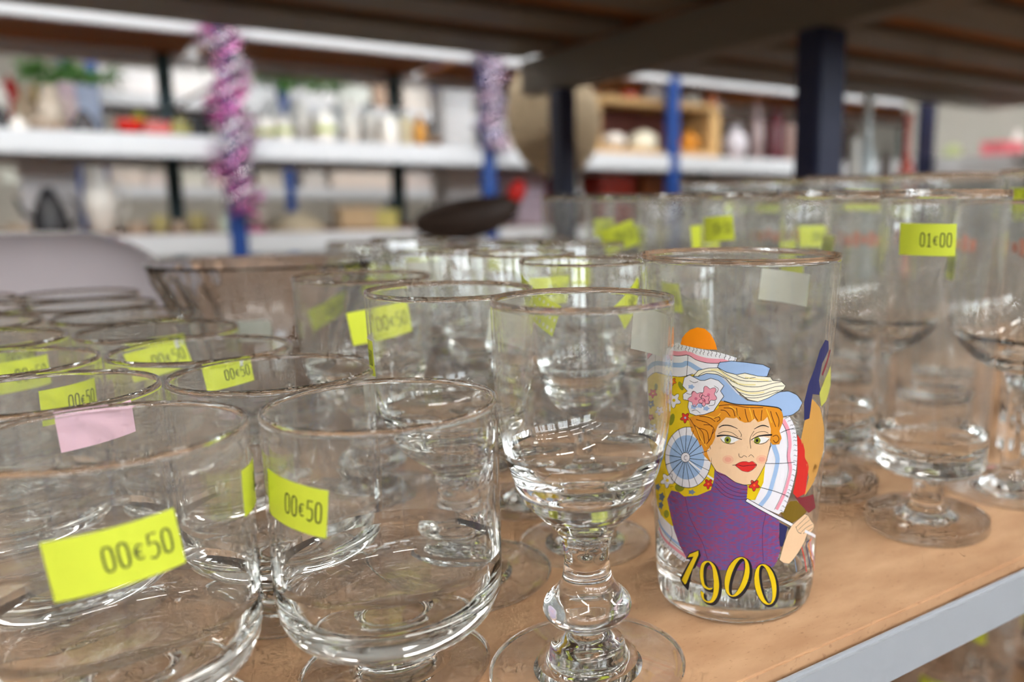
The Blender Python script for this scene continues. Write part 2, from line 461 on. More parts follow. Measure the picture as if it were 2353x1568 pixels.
def glyph(ch, x):
    w = 0.42
    if ch == '0': return ribbon(oval(x, 0, .78, 2.5), w, True)
    if ch == '1': return ribbon([(x-.5, 1.5), (x+.1, 2.5), (x+.1, -2.5)], w) + ribbon([(x-.6, -2.5), (x+.8, -2.5)], w)
    if ch == '5': return ribbon([(x+.8, 2.5), (x-.6, 2.5), (x-.7, .3), (x, .7), (x+.65, .4), (x+.85, -.7), (x+.7, -1.9), (x, -2.6), (x-.8, -2.2)], w)
    return ribbon(oval(x+.15, -.3, .75, 1.5, 12, 2.2, 50, 310), w*.9) + ribbon([(x-.9, .1), (x+.4, .1)], w*.8) + ribbon([(x-.9, -.6), (x+.4, -.6)], w*.8)

def price_label(parent, R, ang, zc, w=22.0, h=12.0, tilt=0.0, text='00€50', front=None, s=(1, 1)):
    """R: outer radius of the glass at a height (mm); ang: bearing round the glass; s: the glass's own stretch"""
    ct, st = math.cos(math.radians(tilt)), math.sin(math.radians(tilt))
    def place(x, y, lift):
        xx, yy = x*ct - y*st, x*st + y*ct
        z = zc + yy; r = R(z/s[1])*s[0]
        a = ang + xx/r
        return ((r+lift)*math.cos(a)*.001, (r+lift)*math.sin(a)*.001, z*.001)
    nx, ny = 12, 3
    verts, faces, idx = [], [], []
    for side, lift in ((0, .10), (1, .045)):
        base = len(verts)
        for j in range(ny+1):
            for i in range(nx+1):
                verts.append(place(-w/2 + w*i/nx, -h/2 + h*j/ny, lift))
        for j in range(ny):
            for i in range(nx):
                q = (base+j*(nx+1)+i, base+j*(nx+1)+i+1, base+(j+1)*(nx+1)+i+1, base+(j+1)*(nx+1)+i)
                faces.append(q if side == 0 else q[::-1]); idx.append(side)
    me = bpy.data.meshes.new('price_sticker'); me.from_pydata(verts, [], faces)
    me.polygons.foreach_set('use_smooth', [True]*len(faces))
    st_o = link('price_sticker', me, [front or M_YELLOW, M_BACKING], parent)
    me.polygons.foreach_set('material_index', idx); me.update()
    st_o['label'] = {None: 'yellow paper price sticker'}.get(front, 'pale pink paper sticker')
    if text:
        vv, ff = [], []
        x0 = -1.2
        for k, ch in enumerate(text):
            for quad in glyph(ch, x0 + k*2.45):
                b = len(vv); vv += [place(px*w/22, py*h/12, .16) for px, py in quad]; ff.append((b, b+1, b+2, b+3))
        m2 = bpy.data.meshes.new('price_print'); m2.from_pydata(vv, [], ff); m2.update()
        link('price_print', m2, M_INK, st_o)
    return st_o

ROUT = {k: outer_radius(k) for k in TYPES}
def glass(name, typ, X, Y, label, cat='glass', group=None, s=(1, 1), labels=(), z=SHELF, rz=0.0):
    g = thing(name, label, cat, (X, Y, z + 0.0001), 0, group)
    for pn, me in TYPES[typ]['parts']:
        o = link(pn, me, M_GLASS, g); o.scale = (s[0], s[0], s[1]); o.rotation_euler = (0, 0, rz)
    face = math.atan2(-Y, -X)                 # the side turned to the aisle
    for lb in labels:
        d = dict(phi=0, z=70, w=22, h=12, tilt=0, text='00€50', front=None); d.update(lb)
        price_label(g, ROUT[typ], face + math.radians(d['phi']), d['z'], d['w'], d['h'], d['tilt'], d['text'], d['front'], s)
    return g

LB = dict
# the two rows of footed tumblers at the left
grp = 'footed tumblers in two rows at the left'
row_a = [(.002, .232), (-.0125, .2945), (-.0265, .3575), (-.036, .421), (-.045, .484), (-.052, .548), (-.06, .612)]
row_b = [(.066, .2235), (.050, .2855), (.0365, .348), (.027, .411), (.018, .474), (.005, .537), (.001, .60)]
lab_a = ['footed clear tumbler nearest the camera at lower left, large yellow price sticker on its front',
         'footed clear tumbler with a pale pink sticker under its rim',
         'footed clear tumbler third in the left row, yellow sticker just behind the pink sticker',
         'footed clear tumbler fourth in the left row, yellow sticker at the picture edge']
sta = [[LB(phi=-1, z=60, w=25, h=13.5, tilt=6), LB(phi=78, z=64, w=22, h=12)],
       [LB(phi=24, z=74, w=20, h=9.5, tilt=3, text='', front=M_PINK)],
       [LB(phi=40, z=68, tilt=0)], [LB(phi=24, z=69, tilt=2)], [LB(phi=30, z=66)], [], [LB(phi=10, z=66)]]
for i, (x, y) in enumerate(row_a):
    glass('footed_tumbler', 'footed', x, y, lab_a[i] if i < 4 else 'footed clear tumbler at the far end of the left row, ' + ('fifth', 'sixth', 'last')[i-4] + ' from the front', 'glass', grp, labels=sta[i])
lab_b = ['large footed clear tumbler in the foreground, yellow price sticker low on its left side',
         'footed clear tumbler right behind the foreground one, yellow sticker edge on at its right',
         'footed clear tumbler third in its row, half a yellow sticker showing over the nearer rim',
         'footed clear tumbler fourth in its row, tilted yellow sticker seen through the rims before it']
stb = [[LB(phi=-47, z=61, w=22, h=12.5, tilt=-7)], [LB(phi=98, z=68, w=18, tilt=-6)], [LB(phi=14, z=75, w=16, h=9, tilt=7)],
       [LB(phi=-2, z=72, tilt=14)], [LB(phi=30, z=66, w=18)], [], []]
for i, (x, y) in enumerate(row_b):
    glass('footed_tumbler', 'footed', x, y, lab_b[i] if i < 4 else 'footed clear tumbler at the far end of the second row, ' + ('fifth', 'sixth', 'last')[i-4] + ' from the front', 'glass', grp, labels=stb[i])

# goblets with a knop on the stem
glass('knop_goblet', 'goblet', .1125, .1925, 'clear goblet with a thick knopped stem left of the printed 1900 tumbler', 'goblet',
      labels=[LB(phi=121, z=97, w=20, h=13, tilt=4, text='')])
glass('knop_goblet', 'goblet', .1051, .2702, 'clear knopped goblet between the foreground tumbler and the nearest goblet', 'goblet', s=(1.13, .965),
      labels=[LB(phi=131, z=88, w=20, h=12, tilt=6, text=''), LB(phi=-86, z=84, w=20, h=12)])
glass('knop_goblet', 'goblet', .104, .371, 'clear knopped goblet with a tilted yellow sticker, left behind the other goblets', 'goblet', s=(1.17, .94),
      labels=[LB(phi=13, z=85, w=26, h=14, tilt=9)])
glass('tulip_goblet', 'tulip', .1572, .2702, 'slim clear tulip goblet seen through the nearest knopped goblet', 'goblet',
      labels=[LB(phi=-56, z=98, w=24, h=13, tilt=-28, text=''), LB(phi=60, z=98, w=16, tilt=40)])
# pressed glass bowl
glass('pressed_bowl', 'pressed', .0913, .529, 'flaring ribbed pressed glass bowl at the left behind the tumblers', 'bowl',
      labels=[LB(phi=40, z=74, w=25, h=14, tilt=24), LB(phi=-10, z=66, w=20, text='', front=M_BACKING)])
# beer glasses on a disc foot
bgrp = 'tall footed beer glasses in one row'
beer = [(.285, .2027), (.285, .2607), (.285, .3187), (.285, .3767), (.285, .4347), (.285, .4927)]
blab = ['tall straight footed beer glass at the right with a yellow 01€00 sticker',
        'tall footed beer glass second in its row, right behind the printed tumbler',
        'tall footed beer glass third in its row, with a narrow yellow sticker',
        'tall footed beer glass fourth in its row, square-looking yellow sticker',
        'tall footed beer glass fifth in its row, tilted yellow sticker',
        'tall footed beer glass at the far end of its row']
bst = [[LB(phi=-14, z=121, w=21.5, h=12, tilt=0, text='01€00')], [LB(phi=-52, z=104, w=18, text='')], [LB(phi=-40, z=122, w=20, tilt=5), LB(phi=60, z=110, w=18)],
       [LB(phi=38, z=116, w=20, h=15, tilt=8)], [LB(phi=-8, z=114, w=22, h=15, tilt=20)], [LB(phi=50, z=118)]]
for i, (x, y) in enumerate(beer):
    glass('beer_glass', 'beer', x, y, blab[i], 'glass', bgrp, labels=bst[i])
# wine glasses at the right edge
wst = [[LB(phi=-75, z=106, w=20)], [LB(phi=-70, z=112), LB(phi=40, z=116)], [LB(phi=30, z=116, w=20)], [], [LB(phi=-20, z=112, w=20)]]
for i, (x, y) in enumerate([(.356, .208), (.352, .284), (.350, .358), (.350, .43), (.352, .505)]):
    glass('wine_glass', 'wine', x, y, 'round bowled clear wine glass at the right edge, its foot beside the beer glass foot' if i == 0 else
          'round bowled clear wine glass behind the beer glasses, ' + ('second', 'third', 'fourth', 'last')[i-1] + ' in its row', 'wine glass', 'wine glasses behind the beer glasses', labels=wst[i])
M_ORANGE_INK = mat('orange_print', (214, 98, 40), .5)
def printed_band(parent, R, z, hh, a0, a1, s=(1, 1)):
    vv, ff = [], []
    n = 9
    for k in range(n):                        # short upright bars of a worn printed motif
        aa = a0 + (a1-a0)*k/n; ab = aa + (a1-a0)*.68/n
        lo, hi = z - hh*(.5 if k % 3 else .3), z + hh*(.5 if k % 2 else .25)
        b = len(vv)
        for (a, zz) in ((aa, lo), (ab, lo), (ab, hi), (aa, hi)):
            r = (R(zz/s[1])*s[0] + .1)*.001
            vv.append((r*math.cos(a), r*math.sin(a), zz*.001))
        ff.append((b, b+1, b+2, b+3))
    me = bpy.data.meshes.new('printed_band'); me.from_pydata(vv, [], ff); me.update()
    return link('printed_band', me, M_ORANGE_INK, parent)
tst = [[LB(phi=-30, z=136, w=22)], [LB(phi=-60, z=132)], [LB(phi=10, z=136)], [LB(phi=-20, z=134, w=20)], [LB(phi=30, z=132)],
       [LB(phi=-40, z=130)], [], [LB(phi=20, z=134)], [LB(phi=-10, z=134)], []]
for i, (x, y) in enumerate([(.425, .232), (.425, .302), (.425, .372), (.425, .442), (.425, .512), (.495, .27), (.495, .345), (.495, .42), (.495, .50), (.495, .58)]):
    g = glass('tall_tumbler', 'tall', x, y, 'tall flared clear tumbler with an orange print at the right edge' if i == 0 else
              ('tall flared clear tumbler with an orange print behind the beer glasses, ' + ('second', 'third', 'fourth')[i-1] + ' in its row' if i in (1, 2, 3) else
              'tall flared clear tumbler without print at the right, ' + ('end of the printed row', 'first in the rearmost row', 'second in the rearmost row', 'third in the rearmost row', 'fourth in the rearmost row', 'last in the rearmost row')[i-4]),
              'glass', 'tall tumblers at the right', labels=tst[i])
    if i < 4:
        f0 = math.atan2(-y, -x)
        printed_band(g, ROUT['tall'], 112, 9, f0-.8, f0+.7)
# tulip goblets in the middle
mid = [(.160, .326), (.163, .384), (.166, .442), (.17, .50), (.222, .27), (.222, .328), (.225, .386), (.228, .444), (.230, .502)]
mst = [[LB(phi=35, z=98)], [], [LB(phi=-25, z=98, w=20, text='', front=M_BACKING)], [LB(phi=20, z=96)], [LB(phi=-62, z=96, w=18)], [], [LB(phi=-20, z=98)], [], [LB(phi=10, z=98)]]
for i, (x, y) in enumerate(mid):
    glass('tulip_goblet', 'tulip', x, y, 'slim clear tulip goblet, ' + ('second', 'third', 'fourth', 'fifth', 'first', 'second', 'third', 'fourth', 'fifth')[i] + (' in the file behind the nearest knopped goblet' if i < 4 else ' in the file behind the printed tumbler'), 'goblet', 'tulip goblets in the crowd',
          s=(1.0, 1.0 - .02*(i % 3)), labels=mst[i])
far = []
for j, y in enumerate((.575, .645, .715, .79)):
    for k, x in enumerate((.18, .245, .31, .375)):
        far.append((x + .012*j + .006*((k*7+j*3) % 3), y + .008*((k*5+j) % 3)))
for i, (x, y) in enumerate(far):
    lb = [LB(phi=-30+17*(i % 5), z=78, tilt=-20+11*(i % 4), text='')] if i % 2 == 0 else []
    glass('small_goblet', 'tulip' if i % 3 else 'goblet', x, y, 'small clear goblet, ' + ('first', 'second', 'third', 'fourth')[i % 4] + ' from the left in the ' + ('fourth', 'third', 'second', 'very')[i//4] + ' last row of glasses', 'goblet',
          'small goblets in the last rows', s=(1.12 if i % 3 else 1.0, .86 if i % 3 else .9), labels=lb)

# a grey bowl turned over on a low glass dish, at the left edge
c0 = (-.035, .86)
glass('glass_dish', 'bowl', c0[0], c0[1], 'low clear glass dish under the upturned grey bowl', 'dish', s=(1.15, 1.0))
M_GREYGLAZE = mat('grey_glaze', (186, 176, 178), 0.14, coat=.6)
gb = lathe_mesh('grey_bowl', catmull([(0, 66), (40, 65), (60, 62), (90, 46), (118, 14), (126, 1), (124, 0, 1), (114, 12), (88, 42), (56, 58), (0, 62)], 3)[::-1], 64)
tag(link('upturned_bowl', gb, M_GREYGLAZE), 'glossy grey bowl turned upside down at the left edge', 'bowl').location = (c0[0], c0[1], SHELF + .0455)

# dark boat shaped basket with a red end, on a clear pedestal
ped = body_type([(0, 2), (40, 1), (54, .1, 1), (55, 2), (40, 5), (12, 10), (8, 30), (8, 55), (14, 66), (60, 72), (84, 75), (84, 77), (60, 76), (0, 74)], 64)
TYPES['pedestal'] = ped; ROUT['pedestal'] = outer_radius('pedestal')
pb, _ = at(1075, 545, 1.20)
glass('cake_stand', 'pedestal', pb.x, pb.y, 'clear glass pedestal under the dark brown boat shaped basket', 'stand')
bk = thing('boat_basket', 'dark brown boat shaped basket with a red end, above the rear glasses', 'basket', (pb.x, pb.y, SHELF + .0785), math.radians(-35.2))
bm = bmesh.new(); bmesh.ops.create_uvsphere(bm, u_segments=32, v_segments=16, radius=1)
for v in bm.verts:
    x, y, z = v.co
    lift = .009*x + .012*max(0, x)**2
    v.co = (x*.082, y*.04, .034 + z*.034*(1.0 if z < 0 else .85) + lift)
link('body', from_bm('basket_body', bm), mat('dark_wicker', (58, 42, 32), .6, noise=.5, nscale=160), bk)
for k in range(5):
    zz = .014 + k*.008
    pts = [(.079*math.cos(a)*(1-.02*k), .040*math.sin(a), zz + .008*math.cos(a) + .012*max(0, math.cos(a))**2) for a in [2*math.pi*i/24 for i in range(25)]]
    link('woven_band', tube_mesh('woven_band', pts, .0022, 5), MATS['dark_wicker'], bk)
bm = bmesh.new(); bmesh.ops.create_uvsphere(bm, u_segments=20, v_segments=12, radius=1)
for v in bm.verts: v.co = (.076 + v.co.x*.016, v.co.y*.016, .072 + v.co.z*.018 + v.co.x*.006)
link('red_end', from_bm('red_end', bm), mat('red_gloss', (214, 30, 24), .35), bk)['label'] = 'bright red knob'

# glasses on the level below, half seen past the lip
for i, (x, y) in enumerate([(.55, .36), (.63, .38), (.71, .37), (.58, .44), (.66, .455), (.74, .44), (.80, .40), (.86, .48), (.62, .53), (.79, .52), (.70, .535)]):
    glass('tall_tumbler', 'tall' if i % 2 else 'wine', x, y, 'clear ' + ('tumbler' if i % 2 else 'wine glass') + ' on the lower shelf below the white lip, ' + ('front left', 'front middle', 'front right', 'left of the second row', 'middle of the second row', 'right of the second row', 'right behind the front', 'rear right', 'rear middle', 'far right front', 'far right rear')[i], 'glass', 'glasses on the lower shelf',
          labels=[LB(phi=10*(i % 5)-20, z=118, w=24, h=14, text='')] if i % 2 == 0 else [LB(phi=-20, z=128, text='')], z=ZL)
# traced print of the tumbler: (part, layer, colour, stroke width in mm or 0 for a filled shape, smooth, bearing in degrees and height in mm of each point)
PRINT = [
('printed_parasol',0,'white',0,0,(-72.5,86.87,-54.06,90.56,-42.72,90.9,-33.15,91.14,-24.91,90.66,-17.37,90.21,-9.53,89.41,-0.98,87.98,1.22,78.84,-2.95,50.9,-25.84,21.31,-34.52,20.13,-49.12,21.7,-60.56,24.04,-63.26,28.97,-70.62,43.09,-77.9,57.24,-79.69,72.14)),
('printed_parasol',1,'yellow',0,0,(-75.23,76.87,-57.34,81.03,-44.44,81.28,-33.72,81.76,-23.79,83.39,-8.47,78.63,-8.18,50.7,-39.43,30.78,-47.07,30.64,-58.87,32.1,-66.07,34.64,-69.35,43.3,-75.14,60.69)),
('printed_parasol',1,'black',0.17,1,(-75.23,76.87,-57.34,81.03,-44.44,81.28,-33.72,81.76,-26,83.25)),
('printed_parasol',1,'blue',1.46,1,(-73.11,80.36,-56.76,84.09,-43.31,84.88,-33.49,85.5,-28.98,86.35,-21.87,84.72,-15.94,83.52)),
('printed_parasol',1,'pink',1.46,1,(-70.99,84.68,-54.32,88.99,-42.91,88.95,-35.14,88.96,-28.82,89.77)),
('printed_parasol',1,'pink',1.46,1,(-28.82,89.77,-23.63,88.57,-17.15,87.93,-10.24,87.91,-1.45,88.24)),
('printed_parasol',2,'black',0.16,1,(-71.41,83.77,-54.46,88.13,-42.99,88.11,-35.18,88.27,-28.86,88.95,-23.65,87.75,-17.16,87.12,-9.76,87.25)),
('printed_parasol',2,'black',0.16,1,(-28.86,88.95,-29.3,85.79,-30.07,81.89)),
('printed_parasol',2,'black',0.16,0,(-9.52,87.8,-10.96,85.33)),
('printed_parasol',2,'black',0.16,0,(-56.12,87.56,-58.5,81.05)),
('printed_parasol',1,'blue',1.06,1,(-64.83,29.44,-59.76,27.77,-51.55,26.5,-43.17,25.49,-37.57,24.85)),
('printed_parasol',1,'pink',1.2,1,(-63.85,26.67,-56.47,24.36,-43.42,23,-33.33,21.68)),
('printed_parasol',2,'black',0.15,1,(-61.84,28.3,-53.8,26.09,-42.43,24.39,-33.26,22.91)),
('printed_parasol',2,'black',0.15,1,(-47.07,30.64,-46.05,27.45,-49.86,23.72)),
('printed_parasol',2,'white',1.6,1,(-70.08,86.81,-54.02,90.84,-42.72,90.9,-33.15,91.14,-24.91,90.66,-17.37,90.21,-9.53,89.68,-1.22,88.38)),
('printed_parasol',3,'black',0.13,1,(-74.18,87.16,-68.03,87.5,-67.63,87,-64.2,87.07)),
('printed_parasol',3,'black',0.13,1,(-66.24,88.88,-62.44,88.95,-62.23,88.44,-59.64,88.4)),
('printed_parasol',3,'black',0.13,1,(-60.86,90.26,-58.1,90.12,-58.24,89.59,-56.23,89.4)),
('printed_parasol',3,'black',0.13,1,(-54.13,91.67,-52.95,91.13,-53.98,90.59,-53.16,90.09)),
('printed_parasol',3,'black',0.13,1,(-50.24,91.98,-49.88,91.29,-51.21,90.85,-51.08,90.24)),
('printed_parasol',3,'black',0.13,1,(-46.25,91.9,-46.15,91.18,-47.43,90.79,-47.5,90.16)),
('printed_parasol',3,'black',0.13,1,(-43.84,91.77,-43.53,91.08,-44.63,90.67,-44.51,90.06)),
('printed_parasol',3,'black',0.13,1,(-40.76,91.78,-40.22,91.13,-41.11,90.68,-40.78,90.11)),
('printed_parasol',3,'black',0.13,1,(-38.35,91.86,-37.79,91.22,-38.62,90.77,-38.27,90.2)),
('printed_parasol',3,'black',0.13,1,(-35.12,91.96,-34.66,91.3,-35.48,90.88,-35.21,90.3)),
('printed_parasol',3,'black',0.13,1,(-32.75,91.97,-32.42,91.29,-33.27,90.89,-33.1,90.3)),
('printed_parasol',3,'black',0.13,1,(-29.82,91.85,-29.59,91.16,-30.44,90.79,-30.35,90.19)),
('printed_parasol',3,'black',0.13,1,(-27.76,91.71,-27.54,91.02,-28.37,90.65,-28.29,90.05)),
('printed_parasol',3,'black',0.13,1,(-25.17,91.52,-24.9,90.83,-25.68,90.46,-25.55,89.87)),
('printed_parasol',3,'black',0.13,1,(-23.26,91.4,-22.98,90.72,-23.73,90.34,-23.59,89.75)),
('printed_parasol',3,'black',0.13,1,(-20.79,91.24,-20.5,90.57,-21.22,90.2,-21.07,89.61)),
('printed_parasol',3,'black',0.13,1,(-18.95,91.13,-18.65,90.45,-19.35,90.08,-19.2,89.5)),
('printed_parasol',3,'black',0.13,1,(-16.47,90.97,-16.14,90.3,-16.81,89.93,-16.63,89.34)),
('printed_parasol',3,'black',0.13,1,(-14.55,90.87,-14.22,90.2,-14.87,89.82,-14.68,89.24)),
('printed_parasol',3,'black',0.13,1,(-11.91,90.71,-11.61,90.03,-12.27,89.67,-12.11,89.09)),
('printed_parasol',3,'black',0.13,1,(-9.85,90.53,-9.62,89.85,-10.31,89.51,-10.2,88.92)),
('printed_parasol',3,'black',0.13,1,(-6.88,90.15,-6.71,89.46,-7.42,89.15,-7.37,88.55)),
('printed_parasol',3,'black',0.13,1,(-4.46,89.77,-4.31,89.07,-5.02,88.77,-4.98,88.18)),
('printed_parasol',3,'black',0.13,1,(-1.71,89.3,-1.55,88.6,-2.26,88.3,-2.21,87.71)),
('printed_parasol',2,'white',1.2,1,(-66.12,24.98,-59.42,22.7,-46.73,21.51,-34.89,20.08)),
('printed_parasol',3,'black',0.13,1,(-61.88,25.84,-64.44,24.85,-67.15,24.54,-70.45,23.51)),
('printed_parasol',3,'black',0.13,1,(-60.94,25.27,-63.36,24.3,-65.91,24.02,-68.89,23.06)),
('printed_parasol',3,'black',0.13,1,(-59.74,24.57,-61.82,23.64,-64.27,23.35,-66.74,22.45)),
('printed_parasol',3,'black',0.13,1,(-58.17,23.94,-59.71,23.06,-62.06,22.72,-63.86,21.91)),
('printed_parasol',3,'black',0.13,1,(-56.09,23.5,-57.08,22.68,-59.24,22.3,-60.43,21.57)),
('printed_parasol',3,'black',0.13,1,(-53.36,23.16,-54.05,22.39,-55.98,22.02,-56.84,21.34)),
('printed_parasol',3,'black',0.13,1,(-50.33,22.84,-50.84,22.11,-52.58,21.76,-53.24,21.12)),
('printed_parasol',3,'black',0.13,1,(-47.26,22.52,-47.68,21.8,-49.26,21.48,-49.82,20.86)),
('printed_parasol',3,'black',0.13,1,(-44.33,22.17,-44.63,21.47,-46.09,21.16,-46.52,20.56)),
('printed_parasol',3,'black',0.13,1,(-41,21.78,-41.22,21.1,-42.56,20.8,-42.91,20.21)),
('printed_parasol',3,'black',0.13,1,(-37.71,21.36,-37.89,20.68,-39.14,20.41,-39.44,19.83)),
('printed_parasol',3,'black',0.13,1,(-35.04,20.97,-35.22,20.3,-36.4,20.04,-36.7,19.47)),
('printed_parasol',2,'white',0,0,(-34.7,73.35,-36.08,72.86,-37.8,72.74,-38.57,72.44,-39.22,71.63,-40.62,71.04,-41.82,71.37,-42.13,72.1,-42.85,72.26,-44.87,72.02,-46.38,72.24,-45.46,72.99,-43.64,73.6,-43.23,74.02,-43.73,74.7,-43.11,75.44,-41.39,75.56,-40.06,75.19,-39.16,75.28,-37.66,75.89,-36.09,76.08,-35.87,75.41,-36.63,74.63,-36.45,74.27,-35.13,73.96)),
('printed_parasol',3,'yellow',0,0,(-38.69,73.79,-39.09,73.36,-40.03,73.11,-40.95,73.18,-41.31,73.54,-40.88,73.97,-39.93,74.22,-39.03,74.15)),
('printed_parasol',3,'black',0.12,1,(-34.7,73.35,-36.08,72.86,-37.8,72.74,-38.57,72.44,-39.22,71.63,-40.62,71.04,-41.82,71.37,-42.13,72.1,-42.85,72.26,-44.87,72.02,-46.38,72.24,-45.46,72.99,-43.64,73.6,-43.23,74.02,-43.73,74.7,-43.11,75.44,-41.39,75.56,-40.06,75.19,-39.16,75.28,-37.66,75.89,-36.09,76.08,-35.87,75.41,-36.63,74.63,-36.45,74.27,-35.13,73.96,-34.7,73.35)),
('printed_parasol',2,'white',0,0,(-42.22,45.97,-43.95,45.34,-46.14,45.07,-47.14,44.69,-48.01,43.77,-49.87,43.01,-51.51,43.24,-51.92,43.97,-52.93,44.06,-55.85,43.56,-58.15,43.59,-56.72,44.52,-54.02,45.4,-53.43,45.88,-54.13,46.54,-53.24,47.41,-50.84,47.71,-49.06,47.46,-47.86,47.63,-45.92,48.41,-43.92,48.73,-43.65,48.05,-44.62,47.16,-44.4,46.81,-42.75,46.58)),
('printed_parasol',3,'yellow',0,0,(-47.27,46.1,-47.81,45.61,-49.05,45.26,-50.29,45.24,-50.77,45.58,-50.18,46.08,-48.9,46.44,-47.72,46.45)),
('printed_parasol',3,'black',0.12,1,(-42.22,45.97,-43.95,45.34,-46.14,45.07,-47.14,44.69,-48.01,43.77,-49.87,43.01,-51.51,43.24,-51.92,43.97,-52.93,44.06,-55.85,43.56,-58.15,43.59,-56.72,44.52,-54.02,45.4,-53.43,45.88,-54.13,46.54,-53.24,47.41,-50.84,47.71,-49.06,47.46,-47.86,47.63,-45.92,48.41,-43.92,48.73,-43.65,48.05,-44.62,47.16,-44.4,46.81,-42.75,46.58,-42.22,45.97)),
('printed_parasol',2,'red',0,0,(-56.67,73.68,-58.22,73.27,-60.21,73.06,-61.15,72.81,-62.01,72.23,-63.84,71.72,-65.48,71.81,-65.88,72.24,-66.95,72.26,-70.35,71.82,-73.5,71.66,-71.42,72.35,-68.1,73.03,-67.42,73.35,-68.18,73.72,-67.15,74.29,-64.63,74.55,-62.88,74.44,-61.73,74.58,-59.89,75.1,-58.08,75.33,-57.87,74.92,-58.76,74.36,-58.57,74.15,-57.11,74.05)),
('printed_parasol',3,'yellow',0,0,(-61.23,73.66,-61.75,73.35,-62.95,73.11,-64.17,73.07,-64.64,73.26,-64.03,73.58,-62.76,73.83,-61.63,73.86)),
('printed_parasol',3,'black',0.12,1,(-56.67,73.68,-58.22,73.27,-60.21,73.06,-61.15,72.81,-62.01,72.23,-63.84,71.72,-65.48,71.81,-65.88,72.24,-66.95,72.26,-70.35,71.82,-73.5,71.66,-71.42,72.35,-68.1,73.03,-67.42,73.35,-68.18,73.72,-67.15,74.29,-64.63,74.55,-62.88,74.44,-61.73,74.58,-59.89,75.1,-58.08,75.33,-57.87,74.92,-58.76,74.36,-58.57,74.15,-57.11,74.05,-56.67,73.68)),
('printed_parasol',2,'white',0,0,(-49.89,68.69,-51.12,68.31,-52.66,68.15,-53.37,67.92,-53.99,67.38,-55.29,66.93,-56.41,67.08,-56.68,67.52,-57.37,67.58,-59.35,67.31,-60.86,67.36,-59.91,67.9,-58.09,68.4,-57.69,68.68,-58.15,69.09,-57.53,69.6,-55.89,69.76,-54.66,69.6,-53.82,69.7,-52.45,70.16,-51.04,70.36,-50.86,69.94,-51.56,69.41,-51.41,69.19,-50.25,69.06)),
('printed_parasol',3,'yellow',0,0,(-53.44,68.78,-53.82,68.48,-54.69,68.28,-55.54,68.27,-55.87,68.48,-55.45,68.78,-54.57,68.99,-53.74,68.99)),
('printed_parasol',3,'black',0.12,1,(-49.89,68.69,-51.12,68.31,-52.66,68.15,-53.37,67.92,-53.99,67.38,-55.29,66.93,-56.41,67.08,-56.68,67.52,-57.37,67.58,-59.35,67.31,-60.86,67.36,-59.91,67.9,-58.09,68.4,-57.69,68.68,-58.15,69.09,-57.53,69.6,-55.89,69.76,-54.66,69.6,-53.82,69.7,-52.45,70.16,-51.04,70.36,-50.86,69.94,-51.56,69.41,-51.41,69.19,-50.25,69.06,-49.89,68.69)),
('printed_parasol',2,'red',0,0,(-28.39,68.51,-29.26,68.18,-30.33,68.12,-30.8,67.92,-31.19,67.37,-32.03,66.98,-32.75,67.23,-32.94,67.73,-33.37,67.85,-34.52,67.72,-35.37,67.9,-34.87,68.4,-33.84,68.79,-33.62,69.07,-33.92,69.55,-33.57,70.05,-32.55,70.1,-31.75,69.84,-31.2,69.88,-30.29,70.29,-29.31,70.41,-29.16,69.95,-29.63,69.41,-29.51,69.16,-28.67,68.94)),
('printed_parasol',3,'blue',0,0,(-30.89,68.85,-31.14,68.56,-31.7,68.4,-32.26,68.46,-32.48,68.71,-32.23,69,-31.66,69.16,-31.11,69.1)),
('printed_parasol',3,'black',0.12,1,(-28.39,68.51,-29.26,68.18,-30.33,68.12,-30.8,67.92,-31.19,67.37,-32.03,66.98,-32.75,67.23,-32.94,67.73,-33.37,67.85,-34.52,67.72,-35.37,67.9,-34.87,68.4,-33.84,68.79,-33.62,69.07,-33.92,69.55,-33.57,70.05,-32.55,70.1,-31.75,69.84,-31.2,69.88,-30.29,70.29,-29.31,70.41,-29.16,69.95,-29.63,69.41,-29.51,69.16,-28.67,68.94,-28.39,68.51)),
('printed_parasol',2,'orange',0,0,(-37.63,79.49,-38.4,79.23,-39.34,79.17,-39.76,79.01,-40.12,78.58,-40.86,78.27,-41.5,78.46,-41.66,78.84,-42.04,78.93,-43.08,78.82,-43.84,78.95,-43.38,79.35,-42.45,79.66,-42.24,79.87,-42.5,80.24,-42.18,80.63,-41.27,80.68,-40.57,80.48,-40.08,80.53,-39.26,80.85,-38.4,80.95,-38.28,80.59,-38.7,80.17,-38.6,79.99,-37.87,79.82)),
('printed_parasol',3,'yellow',0,0,(-39.83,79.73,-40.05,79.5,-40.55,79.37,-41.04,79.41,-41.23,79.61,-41,79.83,-40.5,79.97,-40.01,79.92)),
('printed_parasol',3,'black',0.12,1,(-37.63,79.49,-38.4,79.23,-39.34,79.17,-39.76,79.01,-40.12,78.58,-40.86,78.27,-41.5,78.46,-41.66,78.84,-42.04,78.93,-43.08,78.82,-43.84,78.95,-43.38,79.35,-42.45,79.66,-42.24,79.87,-42.5,80.24,-42.18,80.63,-41.27,80.68,-40.57,80.48,-40.08,80.53,-39.26,80.85,-38.4,80.95,-38.28,80.59,-38.7,80.17,-38.6,79.99,-37.87,79.82,-37.63,79.49)),
('printed_parasol',2,'greyblue',0,0,(-61.39,69.54,-63.09,69.12,-65.33,68.86,-66.42,68.59,-67.44,68.04,-69.73,67.48,-71.94,67.45,-72.51,67.8,-74.16,67.71,-83.6,66.43,-83.53,66.66,-83.57,67.03,-76.19,68.26,-74.93,68.63,-76.33,68.86,-74.43,69.5,-70.71,69.95,-68.47,69.96,-67.08,70.14,-64.94,70.68,-62.91,70.96,-62.68,70.6,-63.68,70.07,-63.47,69.89,-61.87,69.85)),
